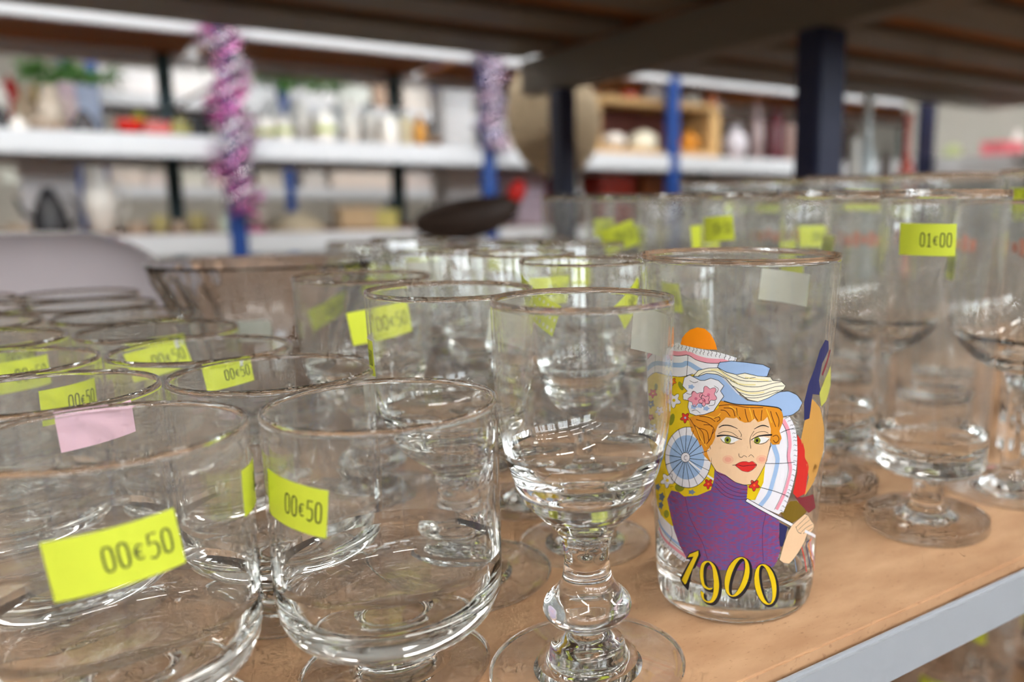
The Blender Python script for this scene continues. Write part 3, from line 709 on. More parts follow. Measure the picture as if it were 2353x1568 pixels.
('printed_parasol',3,'yellow',0,0,(-66.5,69.35,-67.12,69.05,-68.58,68.77,-70.13,68.66,-70.75,68.8,-69.94,69.13,-68.34,69.42,-66.97,69.51)),
('printed_parasol',3,'black',0.12,1,(-61.39,69.54,-63.09,69.12,-65.33,68.86,-66.42,68.59,-67.44,68.04,-69.73,67.48,-71.94,67.45,-72.51,67.8,-74.16,67.71,-83.6,66.43,-83.53,66.66,-83.57,67.03,-76.19,68.26,-74.93,68.63,-76.33,68.86,-74.43,69.5,-70.71,69.95,-68.47,69.96,-67.08,70.14,-64.94,70.68,-62.91,70.96,-62.68,70.6,-63.68,70.07,-63.47,69.89,-61.87,69.85,-61.39,69.54)),
('printed_parasol',2,'white',0,0,(-59.71,61.6,-61.54,61.11,-63.96,60.8,-65.14,60.48,-66.24,59.84,-68.71,59.19,-71.1,59.14,-71.72,59.54,-73.5,59.43,-83.69,57.9,-83.62,58.16,-83.66,58.59,-75.7,60.04,-74.34,60.48,-75.85,60.75,-73.8,61.49,-69.78,62.03,-67.36,62.05,-65.85,62.26,-63.54,62.89,-61.36,63.22,-61.11,62.81,-62.18,62.2,-61.95,61.99,-60.23,61.95)),
('printed_parasol',3,'yellow',0,0,(-65.23,61.35,-65.9,61.01,-67.47,60.68,-69.15,60.54,-69.81,60.7,-68.94,61.08,-67.22,61.43,-65.74,61.54)),
('printed_parasol',3,'black',0.12,1,(-59.71,61.6,-61.54,61.11,-63.96,60.8,-65.14,60.48,-66.24,59.84,-68.71,59.19,-71.1,59.14,-71.72,59.54,-73.5,59.43,-83.69,57.9,-83.62,58.16,-83.66,58.59,-75.7,60.04,-74.34,60.48,-75.85,60.75,-73.8,61.49,-69.78,62.03,-67.36,62.05,-65.85,62.26,-63.54,62.89,-61.36,63.22,-61.11,62.81,-62.18,62.2,-61.95,61.99,-60.23,61.95,-59.71,61.6)),
('printed_parasol',2,'red',0,0,(-63.43,64.92,-65.06,64.53,-67.23,64.25,-68.31,63.99,-69.31,63.49,-71.6,62.95,-73.88,62.85,-74.49,63.13,-76.33,62.99,-83.63,61.94,-83.57,62.14,-83.6,62.46,-78.93,63.33,-77.24,63.74,-79.14,63.84,-76.64,64.53,-72.59,65.06,-70.33,65.13,-68.94,65.32,-66.85,65.83,-64.88,66.12,-64.66,65.81,-65.63,65.33,-65.42,65.18,-63.89,65.18)),
('printed_parasol',3,'yellow',0,0,(-68.38,64.65,-68.99,64.37,-70.44,64.09,-72,63.96,-72.63,64.06,-71.8,64.36,-70.2,64.66,-68.84,64.77)),
('printed_parasol',3,'black',0.12,1,(-63.43,64.92,-65.06,64.53,-67.23,64.25,-68.31,63.99,-69.31,63.49,-71.6,62.95,-73.88,62.85,-74.49,63.13,-76.33,62.99,-83.63,61.94,-83.57,62.14,-83.6,62.46,-78.93,63.33,-77.24,63.74,-79.14,63.84,-76.64,64.53,-72.59,65.06,-70.33,65.13,-68.94,65.32,-66.85,65.83,-64.88,66.12,-64.66,65.81,-65.63,65.33,-65.42,65.18,-63.89,65.18,-63.43,64.92)),
('printed_parasol',2,'red',0,0,(-13.85,47.97,-14.63,47.66,-15.6,47.62,-16.01,47.43,-16.34,46.88,-17.07,46.5,-17.72,46.78,-17.91,47.3,-18.29,47.43,-19.3,47.33,-20.04,47.53,-19.63,48.03,-18.75,48.4,-18.56,48.67,-18.84,49.17,-18.56,49.67,-17.66,49.7,-16.94,49.41,-16.45,49.44,-15.64,49.84,-14.76,49.93,-14.61,49.46,-15.01,48.92,-14.9,48.67,-14.12,48.41)),
('printed_parasol',3,'orange',0,0,(-16.13,48.38,-16.34,48.09,-16.84,47.94,-17.34,48.02,-17.54,48.28,-17.33,48.57,-16.83,48.72,-16.34,48.64)),
('printed_parasol',3,'black',0.12,1,(-13.85,47.97,-14.63,47.66,-15.6,47.62,-16.01,47.43,-16.34,46.88,-17.07,46.5,-17.72,46.78,-17.91,47.3,-18.29,47.43,-19.3,47.33,-20.04,47.53,-19.63,48.03,-18.75,48.4,-18.56,48.67,-18.84,49.17,-18.56,49.67,-17.66,49.7,-16.94,49.41,-16.45,49.44,-15.64,49.84,-14.76,49.93,-14.61,49.46,-15.01,48.92,-14.9,48.67,-14.12,48.41,-13.85,47.97)),
('printed_parasol',5,'red',0,0,(14.24,48.01,13.41,47.74,12.35,47.79,11.92,47.63,11.61,47.05,10.86,46.71,10.16,47.07,9.91,47.66,9.5,47.85,8.47,47.83,7.69,48.13,8.07,48.64,8.95,48.96,9.13,49.25,8.8,49.81,9.05,50.34,9.99,50.29,10.78,49.9,11.3,49.89,12.13,50.25,13.08,50.27,13.28,49.73,12.88,49.17,13.03,48.88,13.9,48.53)),
('printed_parasol',6,'orange',0,0,(11.72,48.69,11.52,48.39,11,48.27,10.46,48.41,10.23,48.71,10.43,49.01,10.95,49.13,11.48,49)),
('printed_parasol',6,'black',0.12,1,(14.24,48.01,13.41,47.74,12.35,47.79,11.92,47.63,11.61,47.05,10.86,46.71,10.16,47.07,9.91,47.66,9.5,47.85,8.47,47.83,7.69,48.13,8.07,48.64,8.95,48.96,9.13,49.25,8.8,49.81,9.05,50.34,9.99,50.29,10.78,49.9,11.3,49.89,12.13,50.25,13.08,50.27,13.28,49.73,12.88,49.17,13.03,48.88,13.9,48.53,14.24,48.01)),
('printed_parasol',2,'green',0,0,(-32.78,79.21,-32.33,78.62,-32.25,78.06,-32.56,77.65,-33.2,77.47,-34.05,77.55,-34.94,77.88,-35.71,78.39,-36.18,78.98,-36.26,79.54,-35.93,79.95,-35.26,80.14,-34.4,80.06,-33.51,79.73)),
('printed_parasol',2,'green',0,0,(-40.26,67.16,-41.13,66.25,-42.28,65.51,-43.5,65.09,-44.52,65.07,-45.14,65.47,-45.2,66.2,-44.69,67.13,-43.74,68.05,-42.56,68.79,-41.38,69.2,-40.44,69.2,-39.88,68.79,-39.82,68.07)),
('printed_parasol',2,'green',0,0,(-33.67,45.55,-34.08,44.86,-35.18,44.21,-36.78,43.73,-38.6,43.49,-40.27,43.55,-41.43,43.91,-41.81,44.5,-41.31,45.21,-40.07,45.89,-38.38,46.4,-36.58,46.62,-35.03,46.53,-34,46.14)),
('printed_parasol',2,'green',0,0,(-55.4,76.49,-55.8,75.88,-56.71,75.35,-57.92,75.06,-59.12,75.08,-59.98,75.41,-60.2,75.96,-59.72,76.6,-58.7,77.13,-57.46,77.42,-56.33,77.39,-55.6,77.05)),
('printed_parasol',2,'green',0,0,(-48.51,34.35,-48.99,33.59,-50.16,32.89,-51.76,32.44,-53.39,32.34,-54.57,32.64,-54.93,33.26,-54.35,34.05,-53.01,34.78,-51.36,35.24,-49.84,35.31,-48.81,34.98)),
('printed_parasol',2,'greyblue',0,0,(-52.4,39.61,-54.22,38.85,-55.01,38.32,-55.76,37.37,-57.51,37.61,-58.82,37.53,-61.57,37.01,-60.38,38.03,-60.27,38.53,-61.07,39.2,-58.41,39.62,-57.07,40,-55.17,40.84,-54.72,40.1,-54.07,39.81)),
('printed_parasol',2,'greyblue',0,0,(-54.71,36.35,-56.37,35.64,-57.1,35.17,-57.78,34.31,-59.36,34.51,-60.55,34.43,-63.03,33.94,-61.95,34.86,-61.84,35.32,-62.55,35.91,-60.15,36.31,-58.93,36.65,-57.2,37.43,-56.81,36.76,-56.22,36.51)),
('printed_parasol',2,'greyblue',0,0,(-25.31,44.85,-26.45,44.49,-26.91,44.23,-27.29,43.75,-28.37,43.92,-29.12,43.92,-30.55,43.74,-30.02,44.23,-30.01,44.49,-30.49,44.86,-29.07,45,-28.32,45.16,-27.22,45.56,-26.88,45.15,-26.43,44.99)),
('printed_parasol',2,'greyblue',0,0,(-57.89,42.2,-59.73,41.52,-60.55,41.08,-61.32,40.3,-63.16,40.4,-64.58,40.27,-67.67,39.7,-66.32,40.57,-66.19,40.97,-67.1,41.44,-64.14,41.93,-62.7,42.29,-60.71,43.04,-60.25,42.47,-59.58,42.28)),
('printed_sun',1,'sun',0,0,(-33.73,91.96,-32.52,94.01,-29.96,95.63,-27.2,96.9,-22.65,97.85,-18.35,97.6,-15.38,96.26,-13.33,94.55,-12.16,92.97,-11.4,91.38,-18.45,91.29,-27.41,91.67)),
('printed_fan',3,'white',0,0,(-14.85,57.19,-15.08,55.45,-15.74,53.72,-16.82,52.07,-18.32,50.53,-20.19,49.14,-22.41,47.94,-24.93,46.96,-27.7,46.22,-30.66,45.75,-33.74,45.55,-36.86,45.63,-39.93,45.99,-42.84,46.63,-45.46,47.55,-47.66,48.72,-49.29,50.12,-50.22,51.74,-50.37,53.51,-49.74,55.39,-48.41,57.3,-46.47,59.16,-44.08,60.91,-41.38,62.47,-38.49,63.8,-35.53,64.84,-32.56,65.58,-29.66,65.99,-26.9,66.07,-24.32,65.83,-21.97,65.28,-19.89,64.44,-18.13,63.34,-16.72,62.03,-15.68,60.53,-15.06,58.9)),
('printed_fan',4,'blue',0,0,(-19.23,56.9,-19.42,55.62,-19.95,54.35,-20.81,53.13,-21.98,51.99,-23.44,50.96,-25.17,50.07,-27.12,49.34,-29.25,48.79,-31.5,48.43,-33.83,48.28,-36.16,48.34,-38.41,48.61,-40.52,49.09,-42.38,49.77,-43.91,50.64,-45.03,51.67,-45.66,52.85,-45.79,54.13,-45.39,55.48,-44.5,56.85,-43.18,58.19,-41.5,59.45,-39.56,60.58,-37.44,61.55,-35.22,62.32,-32.96,62.87,-30.73,63.2,-28.59,63.28,-26.58,63.13,-24.75,62.75,-23.13,62.15,-21.75,61.37,-20.65,60.42,-19.85,59.33,-19.38,58.15)),
('printed_fan',5,'black',0.16,0,(-32.43,55.58,-14.93,56.19)),
('printed_fan',5,'black',0.16,0,(-32.43,55.58,-16.31,52.76)),
('printed_fan',5,'black',0.16,0,(-32.43,55.58,-19.35,49.71)),
('printed_fan',5,'black',0.16,0,(-32.43,55.58,-23.82,47.35)),
('printed_fan',5,'black',0.16,0,(-32.43,55.58,-29.38,45.92)),
('printed_fan',5,'black',0.16,0,(-32.43,55.58,-35.53,45.56)),
('printed_fan',5,'black',0.16,0,(-32.43,55.58,-41.62,46.33)),
('printed_fan',5,'black',0.16,0,(-32.43,55.58,-46.79,48.19)),
('printed_fan',5,'black',0.16,0,(-32.43,55.58,-49.91,51.03)),
('printed_fan',5,'black',0.16,0,(-32.43,55.58,-50.1,54.58)),
('printed_fan',5,'black',0.16,0,(-32.43,55.58,-47.36,58.38)),
('printed_fan',5,'black',0.16,0,(-32.43,55.58,-42.56,61.83)),
('printed_fan',5,'black',0.16,0,(-32.43,55.58,-36.8,64.43)),
('printed_fan',5,'black',0.16,0,(-32.43,55.58,-30.89,65.85)),
('printed_fan',5,'black',0.16,0,(-32.43,55.58,-25.39,65.98)),
('printed_fan',5,'black',0.16,0,(-32.43,55.58,-20.74,64.83)),
('printed_fan',5,'black',0.16,0,(-32.43,55.58,-17.27,62.61)),
('printed_fan',5,'black',0.16,0,(-32.43,55.58,-15.27,59.61)),
('printed_fan',5,'black',0.16,1,(-14.85,57.19,-15.08,55.45,-15.74,53.72,-16.82,52.07,-18.32,50.53,-20.19,49.14,-22.41,47.94,-24.93,46.96,-27.7,46.22,-30.66,45.75,-33.74,45.55,-36.86,45.63,-39.93,45.99,-42.84,46.63,-45.46,47.55,-47.66,48.72,-49.29,50.12,-50.22,51.74,-50.37,53.51,-49.74,55.39,-48.41,57.3,-46.47,59.16,-44.08,60.91,-41.38,62.47,-38.49,63.8,-35.53,64.84,-32.56,65.58,-29.66,65.99,-26.9,66.07,-24.32,65.83,-21.97,65.28,-19.89,64.44,-18.13,63.34,-16.72,62.03,-15.68,60.53,-15.06,58.9,-14.85,57.19)),
('printed_fan',5,'white',0.67,0,(-30.84,55.02,-13.52,49.99)),
('printed_fan',6,'white',0,0,(-28.91,56.08,-29.17,55.45,-29.88,54.86,-30.93,54.41,-32.18,54.16,-33.44,54.15,-34.52,54.37,-35.23,54.81,-35.45,55.4,-35.15,56.04,-34.38,56.64,-33.27,57.1,-32.01,57.35,-30.78,57.35,-29.77,57.11,-29.12,56.66)),
('printed_fan',7,'black',0.13,1,(-28.91,56.08,-29.17,55.45,-29.88,54.86,-30.93,54.41,-32.18,54.16,-33.44,54.15,-34.52,54.37,-35.23,54.81,-35.45,55.4,-35.15,56.04,-34.38,56.64,-33.27,57.1,-32.01,57.35,-30.78,57.35,-29.77,57.11,-29.12,56.66,-28.91,56.08)),
('printed_fan',7,'black',0.13,1,(-31.41,55,-32.22,54.91,-32.86,55.11,-33.09,55.51,-32.81,55.96,-32.14,56.29,-31.34,56.38,-30.71,56.18)),
('printed_parasol',1,'white',0,0,(25.68,69.9,29.69,69.96,35.05,66.53,37.69,62.23,38.9,56.99,38.7,51.84,37.06,46.78,34.56,42.94,31.69,39.83,27.76,38.25,6.73,43.86,12.16,50.97,17.16,55.67,19.99,60.65,23.71,64.83)),
('printed_parasol',2,'yellow',0,0,(17.21,55.1,16.57,49.42,11.81,43.8,6.2,43.86,5.89,50.31,12.11,51.68)),
('printed_parasol',2,'blue',1.46,1,(21.24,64.8,21.82,61.55,24.78,57.31,24.54,54.06,22.92,50.15,20.24,45.39,14.43,41.42)),
('printed_parasol',2,'pink',1.2,1,(27.17,69.26,31.15,65.54,33.01,60.9,32.59,57.09,34.5,52.65,32.86,48.03,30.47,44.31,26.03,39.98)),
('printed_parasol',3,'black',0.19,1,(25.92,65.14,29.62,65.77,35.75,66.2)),
('printed_parasol',3,'black',0.19,1,(16.89,55.68,26.15,55.25,37.52,54.83)),
('printed_parasol',3,'black',0.19,1,(12.87,48.24,24.18,46.19,34.46,43.68)),
('printed_parasol',3,'black',0.13,1,(25.78,69.06,29.64,65.63,31.44,61.01,31.33,57.18,32.86,52.78,31.24,48.16,28.89,44.43,24.52,40.08)),
('printed_parasol',2,'white',1.33,1,(29.65,70.24,34.45,66.3,36.7,62.17,37.85,57.09,37.63,51.94,35.67,46.91,33.22,43.06,29.89,38.81)),
('printed_parasol',3,'black',0.13,1,(31.12,70.34,30.5,69.83,29.52,69.97,28.91,69.57)),
('printed_parasol',3,'black',0.13,1,(32.68,69.17,32.03,68.66,31.02,68.82,30.39,68.43)),
('printed_parasol',3,'black',0.13,1,(34.68,67.59,33.9,67.13,32.88,67.33,32.14,66.98)),
('printed_parasol',3,'black',0.13,1,(36.28,66.03,35.28,65.66,34.28,65.94,33.38,65.67)),
('printed_parasol',3,'black',0.13,1,(37.26,64.62,36.12,64.31,35.16,64.64,34.16,64.42)),
('printed_parasol',3,'black',0.13,1,(37.95,63.21,36.73,62.94,35.78,63.29,34.73,63.11)),
('printed_parasol',3,'black',0.13,1,(38.39,62.09,37.15,61.84,36.2,62.19,35.13,62.03)),
('printed_parasol',3,'black',0.13,1,(38.94,60.43,37.64,60.21,36.71,60.58,35.59,60.44)),
('printed_parasol',3,'black',0.13,1,(39.36,58.67,38.01,58.48,37.09,58.87,35.94,58.75)),
('printed_parasol',3,'black',0.13,1,(39.62,56.9,38.22,56.74,37.33,57.14,36.15,57.05)),
('printed_parasol',3,'black',0.13,1,(39.73,55.16,38.29,55.02,37.42,55.43,36.22,55.36)),
('printed_parasol',3,'black',0.13,1,(39.71,53.84,38.24,53.72,37.39,54.15,36.17,54.09)),
('printed_parasol',3,'black',0.13,1,(39.5,52.09,38,52,37.19,52.45,35.95,52.42)),
('printed_parasol',3,'black',0.13,1,(39.04,50.33,37.51,50.28,36.76,50.74,35.49,50.74)),
('printed_parasol',3,'black',0.13,1,(38.35,48.58,36.82,48.55,36.1,49.02,34.83,49.04)),
('printed_parasol',3,'black',0.13,1,(37.57,46.94,36.04,46.93,35.35,47.39,34.09,47.43)),
('printed_parasol',3,'black',0.13,1,(36.79,45.5,35.26,45.51,34.61,45.99,33.35,46.04)),
('printed_parasol',3,'black',0.13,1,(36.19,44.55,34.66,44.58,34.04,45.05,32.78,45.12)),
('printed_parasol',3,'black',0.13,1,(35.32,43.32,33.8,43.35,33.2,43.83,31.95,43.9)),
('printed_parasol',3,'black',0.13,1,(34.27,41.92,32.77,41.97,32.2,42.45,30.96,42.53)),
('printed_parasol',3,'black',0.13,1,(32.97,40.29,31.48,40.34,30.93,40.82,29.71,40.9)),
('printed_parasol',3,'black',0.13,1,(31.81,38.88,30.35,38.92,29.8,39.4,28.59,39.48)),
('printed_side_figure',0,'tan',0,0,(45.88,75.57,58.37,70.59,69.16,62.24,73.26,54.47,66.33,51.16,60.91,46.91,52.82,50.88,46.38,55.17,41.31,61.94,43.61,68.61)),
('printed_side_figure',0,'red',0,0,(38.12,63.76,43.37,60.44,50.69,51.69,49.1,43.08,41.78,42.49,37.79,44.38,40.2,51.4)),
('printed_side_figure',0,'tan',0,0,(48.16,53.06,55.39,53.29,62.74,50.03,59.18,46,48.39,42.19,51.65,48.16)),
('printed_side_figure',1,'navy',0,0,(57.64,92.65,62.2,91.8,63.73,88.96,56.22,85.19,54.17,79.94,58.33,74.75,48.69,76,47.47,68.25,42.83,67.99,41.72,73.87,44.17,79.42,48.72,84.44,52.56,89.85)),
('printed_side_figure',1,'lime',0,0,(70.58,83.18,77,76.19,68.02,71.94,59.73,70.79,56.06,75.66,62.34,79.85)),
('printed_side_figure',2,'wine',1.2,1,(66.19,88.75,63.19,85.6,57.45,81.35)),
('printed_side_figure',1,'olive',0,0,(29.41,38.57,35.66,41.94,41.23,41.55,49.39,37.89,52.22,36.35,43.47,34.87,38.67,34.3,32.15,36.47)),
('printed_side_figure',0,'navy',0,0,(28.58,35.46,35.18,33.35,33.92,29.87,31.77,26.65,29.54,27.62)),
('printed_side_figure',0,'wine',0,0,(39.04,43.28,46.21,42.09,59.17,41.43,65,35.88,55.1,35.54,46.95,38.59)),
('printed_side_figure',1,'red',0.47,1,(51.44,29.55,49.42,25.22,55.06,18.84,58.86,14.21)),
('printed_side_figure',1,'pink',0.47,1,(65.15,26.49,61.64,23.19,73.11,15.4,84.12,9)),
('printed_side_figure',1,'greyblue',0.47,1,(41.46,29.4,39.5,26.57,43.63,20.63,46.16,16.36)),
('printed_side_figure',1,'orange',0.47,1,(62.62,25.37,58.87,23.68,67.93,16.45,79.72,9.92)),
('printed_side_figure',1,'navy',0.47,1,(58.31,25.34,54.87,24.36,62.01,17.59,67.56,12.51)),
('printed_hair',4,'hair',0,0,(-29.5,68.78,-22.76,70.82,-14.96,71.46,-10.63,73.33,-9.43,75.54,-3.47,75.38,5.41,74.66,17.53,74.17,24.05,73.11,27.3,71.11,26.92,68.43,25.15,65.82,26.76,63.7,25.61,61.54,21.21,61.59,18.42,63.39,11.97,65.24,-6.28,65.09,-12.47,63.13,-14.39,61.32,-17.68,59.06,-14.75,55.29,-19.71,57.55,-23.02,61.77,-27.5,64.84)),
('printed_face',5,'skin',0,0,(-11.16,67.5,-15.09,61.28,-17.55,58.43,-15.13,55.47,-11.91,52.95,-6.36,51.92,-0.32,49.68,4.92,48.88,9.09,49.16,12.44,50.68,16.18,54.42,17.9,56.63,19.66,61.36,19.72,66.67,17.27,70.77,8.66,70.65,-0.47,70.88,-6.4,71.15)),
('printed_face',6,'black',0.15,1,(-15.13,55.47,-10.84,52.29,-6.35,51.64,-0.32,49.68,4.92,48.88,9.09,49.16,12.44,50.68,16.18,54.42,17.9,56.63,19.66,61.36)),
('printed_face',6,'blush1',0,0,(-1.57,57.05,-1.76,56.56,-2.33,56.13,-3.21,55.79,-4.29,55.59,-5.46,55.55,-6.55,55.68,-7.46,55.96,-8.05,56.36,-8.26,56.83,-8.06,57.33,-7.48,57.77,-6.59,58.12,-5.51,58.33,-4.35,58.37,-3.26,58.23,-2.37,57.94,-1.79,57.53)),
('printed_face',7,'blush2',0,0,(-2.98,57.02,-3.16,56.67,-3.69,56.39,-4.46,56.22,-5.32,56.19,-6.09,56.31,-6.64,56.56,-6.83,56.89,-6.65,57.24,-6.11,57.53,-5.34,57.7,-4.49,57.73,-3.72,57.6,-3.18,57.35)),
('printed_face',6,'blush1',0,0,(18.42,56.98,18.25,56.5,17.67,56.1,16.76,55.81,15.63,55.68,14.43,55.71,13.3,55.91,12.37,56.24,11.75,56.68,11.51,57.16,11.69,57.64,12.25,58.06,13.13,58.35,14.23,58.5,15.43,58.47,16.57,58.27,17.52,57.92,18.17,57.47)),
('printed_face',7,'blush2',0,0,(16.93,57.03,16.76,56.7,16.22,56.45,15.43,56.32,14.54,56.34,13.74,56.51,13.17,56.79,12.95,57.14,13.12,57.47,13.65,57.73,14.43,57.86,15.32,57.84,16.13,57.66,16.71,57.38)),
('printed_face',7,'eyewhite',0,0,(-9.65,63.77,-6.88,64.56,-2.61,64.45,1.37,63.5,-2.56,62.41,-6.23,62.31,-8.41,62.91)),
('printed_face',7,'eyewhite',0,0,(8.87,63.52,11.72,64.3,15.78,64.42,18.91,63.78,16.88,62.56,13.11,62.25)),
('printed_face',8,'iris',0,0,(-3.31,63.35,-3.45,62.9,-3.85,62.52,-4.46,62.25,-5.18,62.14,-5.91,62.21,-6.54,62.44,-6.96,62.79,-7.11,63.23,-6.97,63.67,-6.56,64.06,-5.95,64.33,-5.23,64.44,-4.5,64.37,-3.88,64.14,-3.47,63.78)),
('printed_face',9,'black',0,0,(-4.57,63.31,-4.67,63.06,-4.94,62.86,-5.32,62.78,-5.7,62.84,-5.99,63.01,-6.09,63.26,-5.99,63.52,-5.72,63.71,-5.34,63.79,-4.96,63.73,-4.68,63.56)),
('printed_face',8,'iris',0,0,(13.73,63.22,13.61,62.78,13.21,62.42,12.6,62.18,11.86,62.1,11.12,62.2,10.48,62.46,10.04,62.84,9.87,63.28,9.99,63.71,10.38,64.08,10.99,64.32,11.72,64.4,12.46,64.3,13.1,64.04,13.55,63.66)),
('printed_face',9,'black',0,0,(12.43,63.24,12.35,62.99,12.07,62.81,11.69,62.75,11.3,62.82,11.01,63.01,10.89,63.27,10.98,63.52,11.25,63.7,11.63,63.76,12.02,63.68,12.31,63.49)),
('printed_face',9,'black',[0.56,0.48,0.35,0.16],1,(-11.53,64.26,-8.11,64.68,-3.22,64.57,2.88,63.59)),
('printed_face',9,'black',[0.16,0.35,0.48,0.56],1,(8.08,63.43,11.71,64.51,15.75,64.83,20.57,64.84)),
('printed_face',9,'black',0.13,1,(-9.34,63.61,-7.47,62.5,-3.77,62.11,-1.03,62.45)),
('printed_face',9,'black',0.16,1,(9.96,62.84,13.11,62.11,16.57,62.43,18.73,63.55)),
('printed_face',9,'black',[0.16,0.35,0.32,0.12],1,(-10.48,67.02,-7.84,67.87,-3.9,67.92,0.46,67)),
('printed_face',9,'black',[0.12,0.32,0.35,0.16],1,(9.72,66.89,12.43,67.73,15.2,68.01,18.41,67.38)),
('printed_face',9,'black',0.13,1,(-10.72,65.08,-7.51,65.92,-2.94,65.72,0.73,64.31)),
('printed_face',9,'black',0.13,1,(8.93,64.6,11.63,65.79,15.66,66.04,18.25,65.43)),
('printed_face',9,'black',0.13,1,(0.96,66.6,2.52,65.27,2.24,64.43)),
('printed_face',9,'black',0.13,1,(8.22,60.71,7.62,63.94,9.75,66.35)),
('printed_face',9,'black',0.13,1,(1.34,59.09,1.62,58.13,3.11,57.88,4.32,58.43,6.07,57.96)),
('printed_face',9,'black',0.13,1,(6.94,58.09,8.52,58.7,10.25,57.86)),
('printed_face',7,'lips',0,0,(-0.82,55.29,2.25,56.26,5.34,56.52,7.4,56.25,9.39,56.51,11.98,55.37,9.85,53.96,7.18,53.19,3.79,53.46,1.26,54.43)),
('printed_face',8,'black',0.16,1,(-2.25,55.18,0.73,55.38,3.85,55.01,6.96,55.22,12.11,55.37)),
('printed_face',8,'darkred',0.12,1,(-0.82,55.29,2.25,56.26,5.34,56.52,7.4,56.25,9.39,56.51,11.98,55.37,9.85,53.96,7.18,53.19,3.79,53.46,1.26,54.43,-0.82,55.29)),
('printed_hair',7,'hair',0,0,(-22.77,70.48,-14.96,71.12,-10.02,73.35,-3.46,74.88,5.43,74.16,17.56,73.84,24.1,72.6,26.69,70.47,25.96,67.81,24.16,65.53,26.8,63.35,24.92,61.58,20.86,61.77,19.22,63.19,20.89,65,19.69,67.4,17.19,70.67,15.08,69.56,11.72,69.12,9.82,70.31,7.47,69.15,4.47,68.99,1.45,69.63,-0.37,70.61,-1.85,70.25,-6.36,70.47,-8.77,69.04,-12.47,67.03,-12.47,63.81,-14.39,61.49,-19,59.66,-23.01,62.11,-26.39,65.62,-27.71,68.24)),
('printed_hair',8,'brown',0.23,1,(-22.11,70.02,-16.24,70.04,-12.47,68.89)),
('printed_hair',8,'brown',0.23,1,(-24.18,68.86,-17.54,68.28,-14.36,67.1)),
('printed_hair',8,'brown',0.23,1,(-25.63,67.04,-20.22,65.05,-18.97,61.38)),
('printed_hair',8,'brown',0.23,1,(-22.89,66.23,-17.58,65.56,-16.32,62.23)),
('printed_hair',8,'brown',0.23,1,(-13.73,66.46,-15.02,63.68,-17.64,61.47)),
('printed_hair',8,'brown',0.23,1,(-9.41,72.71,-6.39,72.47,-3.96,70.87)),
('printed_hair',8,'brown',0.23,1,(-7.6,73.44,-2.82,73.23,-1.27,70.93)),
('printed_hair',8,'brown',0.23,1,(-0.46,73.61,0.19,71.62,2.04,69.97)),
('printed_hair',8,'brown',0.23,1,(4.28,73.33,4.96,71.33,6.26,69.32)),
('printed_hair',8,'brown',0.23,1,(9.07,72.99,9.76,71.31,11.69,69.62)),
('printed_hair',8,'brown',0.23,1,(13.92,72.92,13.73,71.26,13.53,69.59)),
('printed_hair',8,'brown',0.23,1,(18.93,72.46,20.42,70.07,22.65,67.29)),
('printed_hair',8,'brown',0.23,1,(22.19,72.01,24.41,69.57,24.32,67.21)),
('printed_hair',8,'brown',0.23,1,(20.95,64.32,23.59,64.54,25.1,63.11,23.15,62.18,21.39,63.11)),
('printed_hair',8,'brown',0.23,1,(-13.09,69.87,-10.62,70.48,-9.69,69.68,-11.54,68.93)),
('printed_hair',8,'brown',0.23,1,(-19.51,67.48,-14.99,67.58,-13.1,66.15,-14.37,64.73)),
('printed_hair',8,'brown',0.23,1,(-28.4,68.87,-24.28,65.78,-21.64,62.22)),
('printed_hair',8,'brown',0.23,1,(-10.63,73.99,-3.45,74.55,5.45,73.83,14.48,73.64)),
('printed_hair',8,'hairlight',0.29,1,(-18.8,70.57,-12.47,70.23,-9.4,71.7)),
('printed_hair',8,'hairlight',0.29,1,(-24.26,66.47,-21.61,63.25,-17.66,60.44)),
('printed_hair',8,'hairlight',0.29,1,(-4.63,74.19,-0.43,72.61,0.82,70.63)),
('printed_hair',8,'hairlight',0.29,1,(6.64,73.66,7.94,71.66,8.63,69.99)),
('printed_hair',8,'hairlight',0.29,1,(16.36,73.2,17.75,71.49,19.9,68.74)),
('printed_sweater',3,'purple',0,0,(-13.51,49.57,-12.82,54.36,-10.44,53.76,-6.4,52.05,-0.37,49.68,6.3,48.83,7,48.36,6.54,43.96,10.74,42.08,20.16,39.18,28.54,35.83,28.84,29.96,30.58,26,28.52,22.36,25.87,20.47,12.11,20.54,4.9,20.04,-6.58,19.79,-23.28,19.16,-33.5,21.51,-39.02,24.95,-43.84,29.62,-47.76,35.56,-49.98,39.25,-45.22,42.92,-38.55,43.4,-34.05,42.39,-24.14,43.86,-15.27,46.45)),
('printed_sweater',4,'plum',0.19,1,(-33.19,42.12,-30.07,36.16,-24.53,31.1,-20.69,27.69,-17.7,22.82)),
('printed_sweater',4,'plum',0.19,1,(18.87,38.87,17.21,32.58,18.61,22.86)),
('printed_sweater',4,'plum',0.19,1,(-12.47,49.27,-6.31,46.28,1.12,45.02,6.83,45.06)),
('printed_sweater',4,'plum',0.19,1,(-11.79,50.77,-5.66,47.77,1.07,46.31,6.97,46.16)),
('printed_sweater',4,'plum',0.19,1,(-12.13,52.21,-5.01,49.07,1.69,47.6,6.91,47.33)),
('printed_sweater',4,'plum',0.19,1,(-12.47,47.8,-6.97,45.15,-0.19,44.08,6.67,44.14)),
('printed_hat',4,'hatblue',0,0,(-10.1,87.53,-3.75,88.17,4.82,87.77,13.54,87.07,17.69,85.85,16.19,83.44,10.85,83.19,-0.76,83.5,-7.74,84.98,-11.27,86.02)),
('printed_hat',5,'black',0.16,0,(-10.1,87.53,-3.75,88.17,4.82,87.77,13.54,87.07,17.69,85.85,16.19,83.44,10.85,83.19,-0.76,83.5,-7.74,84.98,-11.27,86.02,-10.1,87.53)),
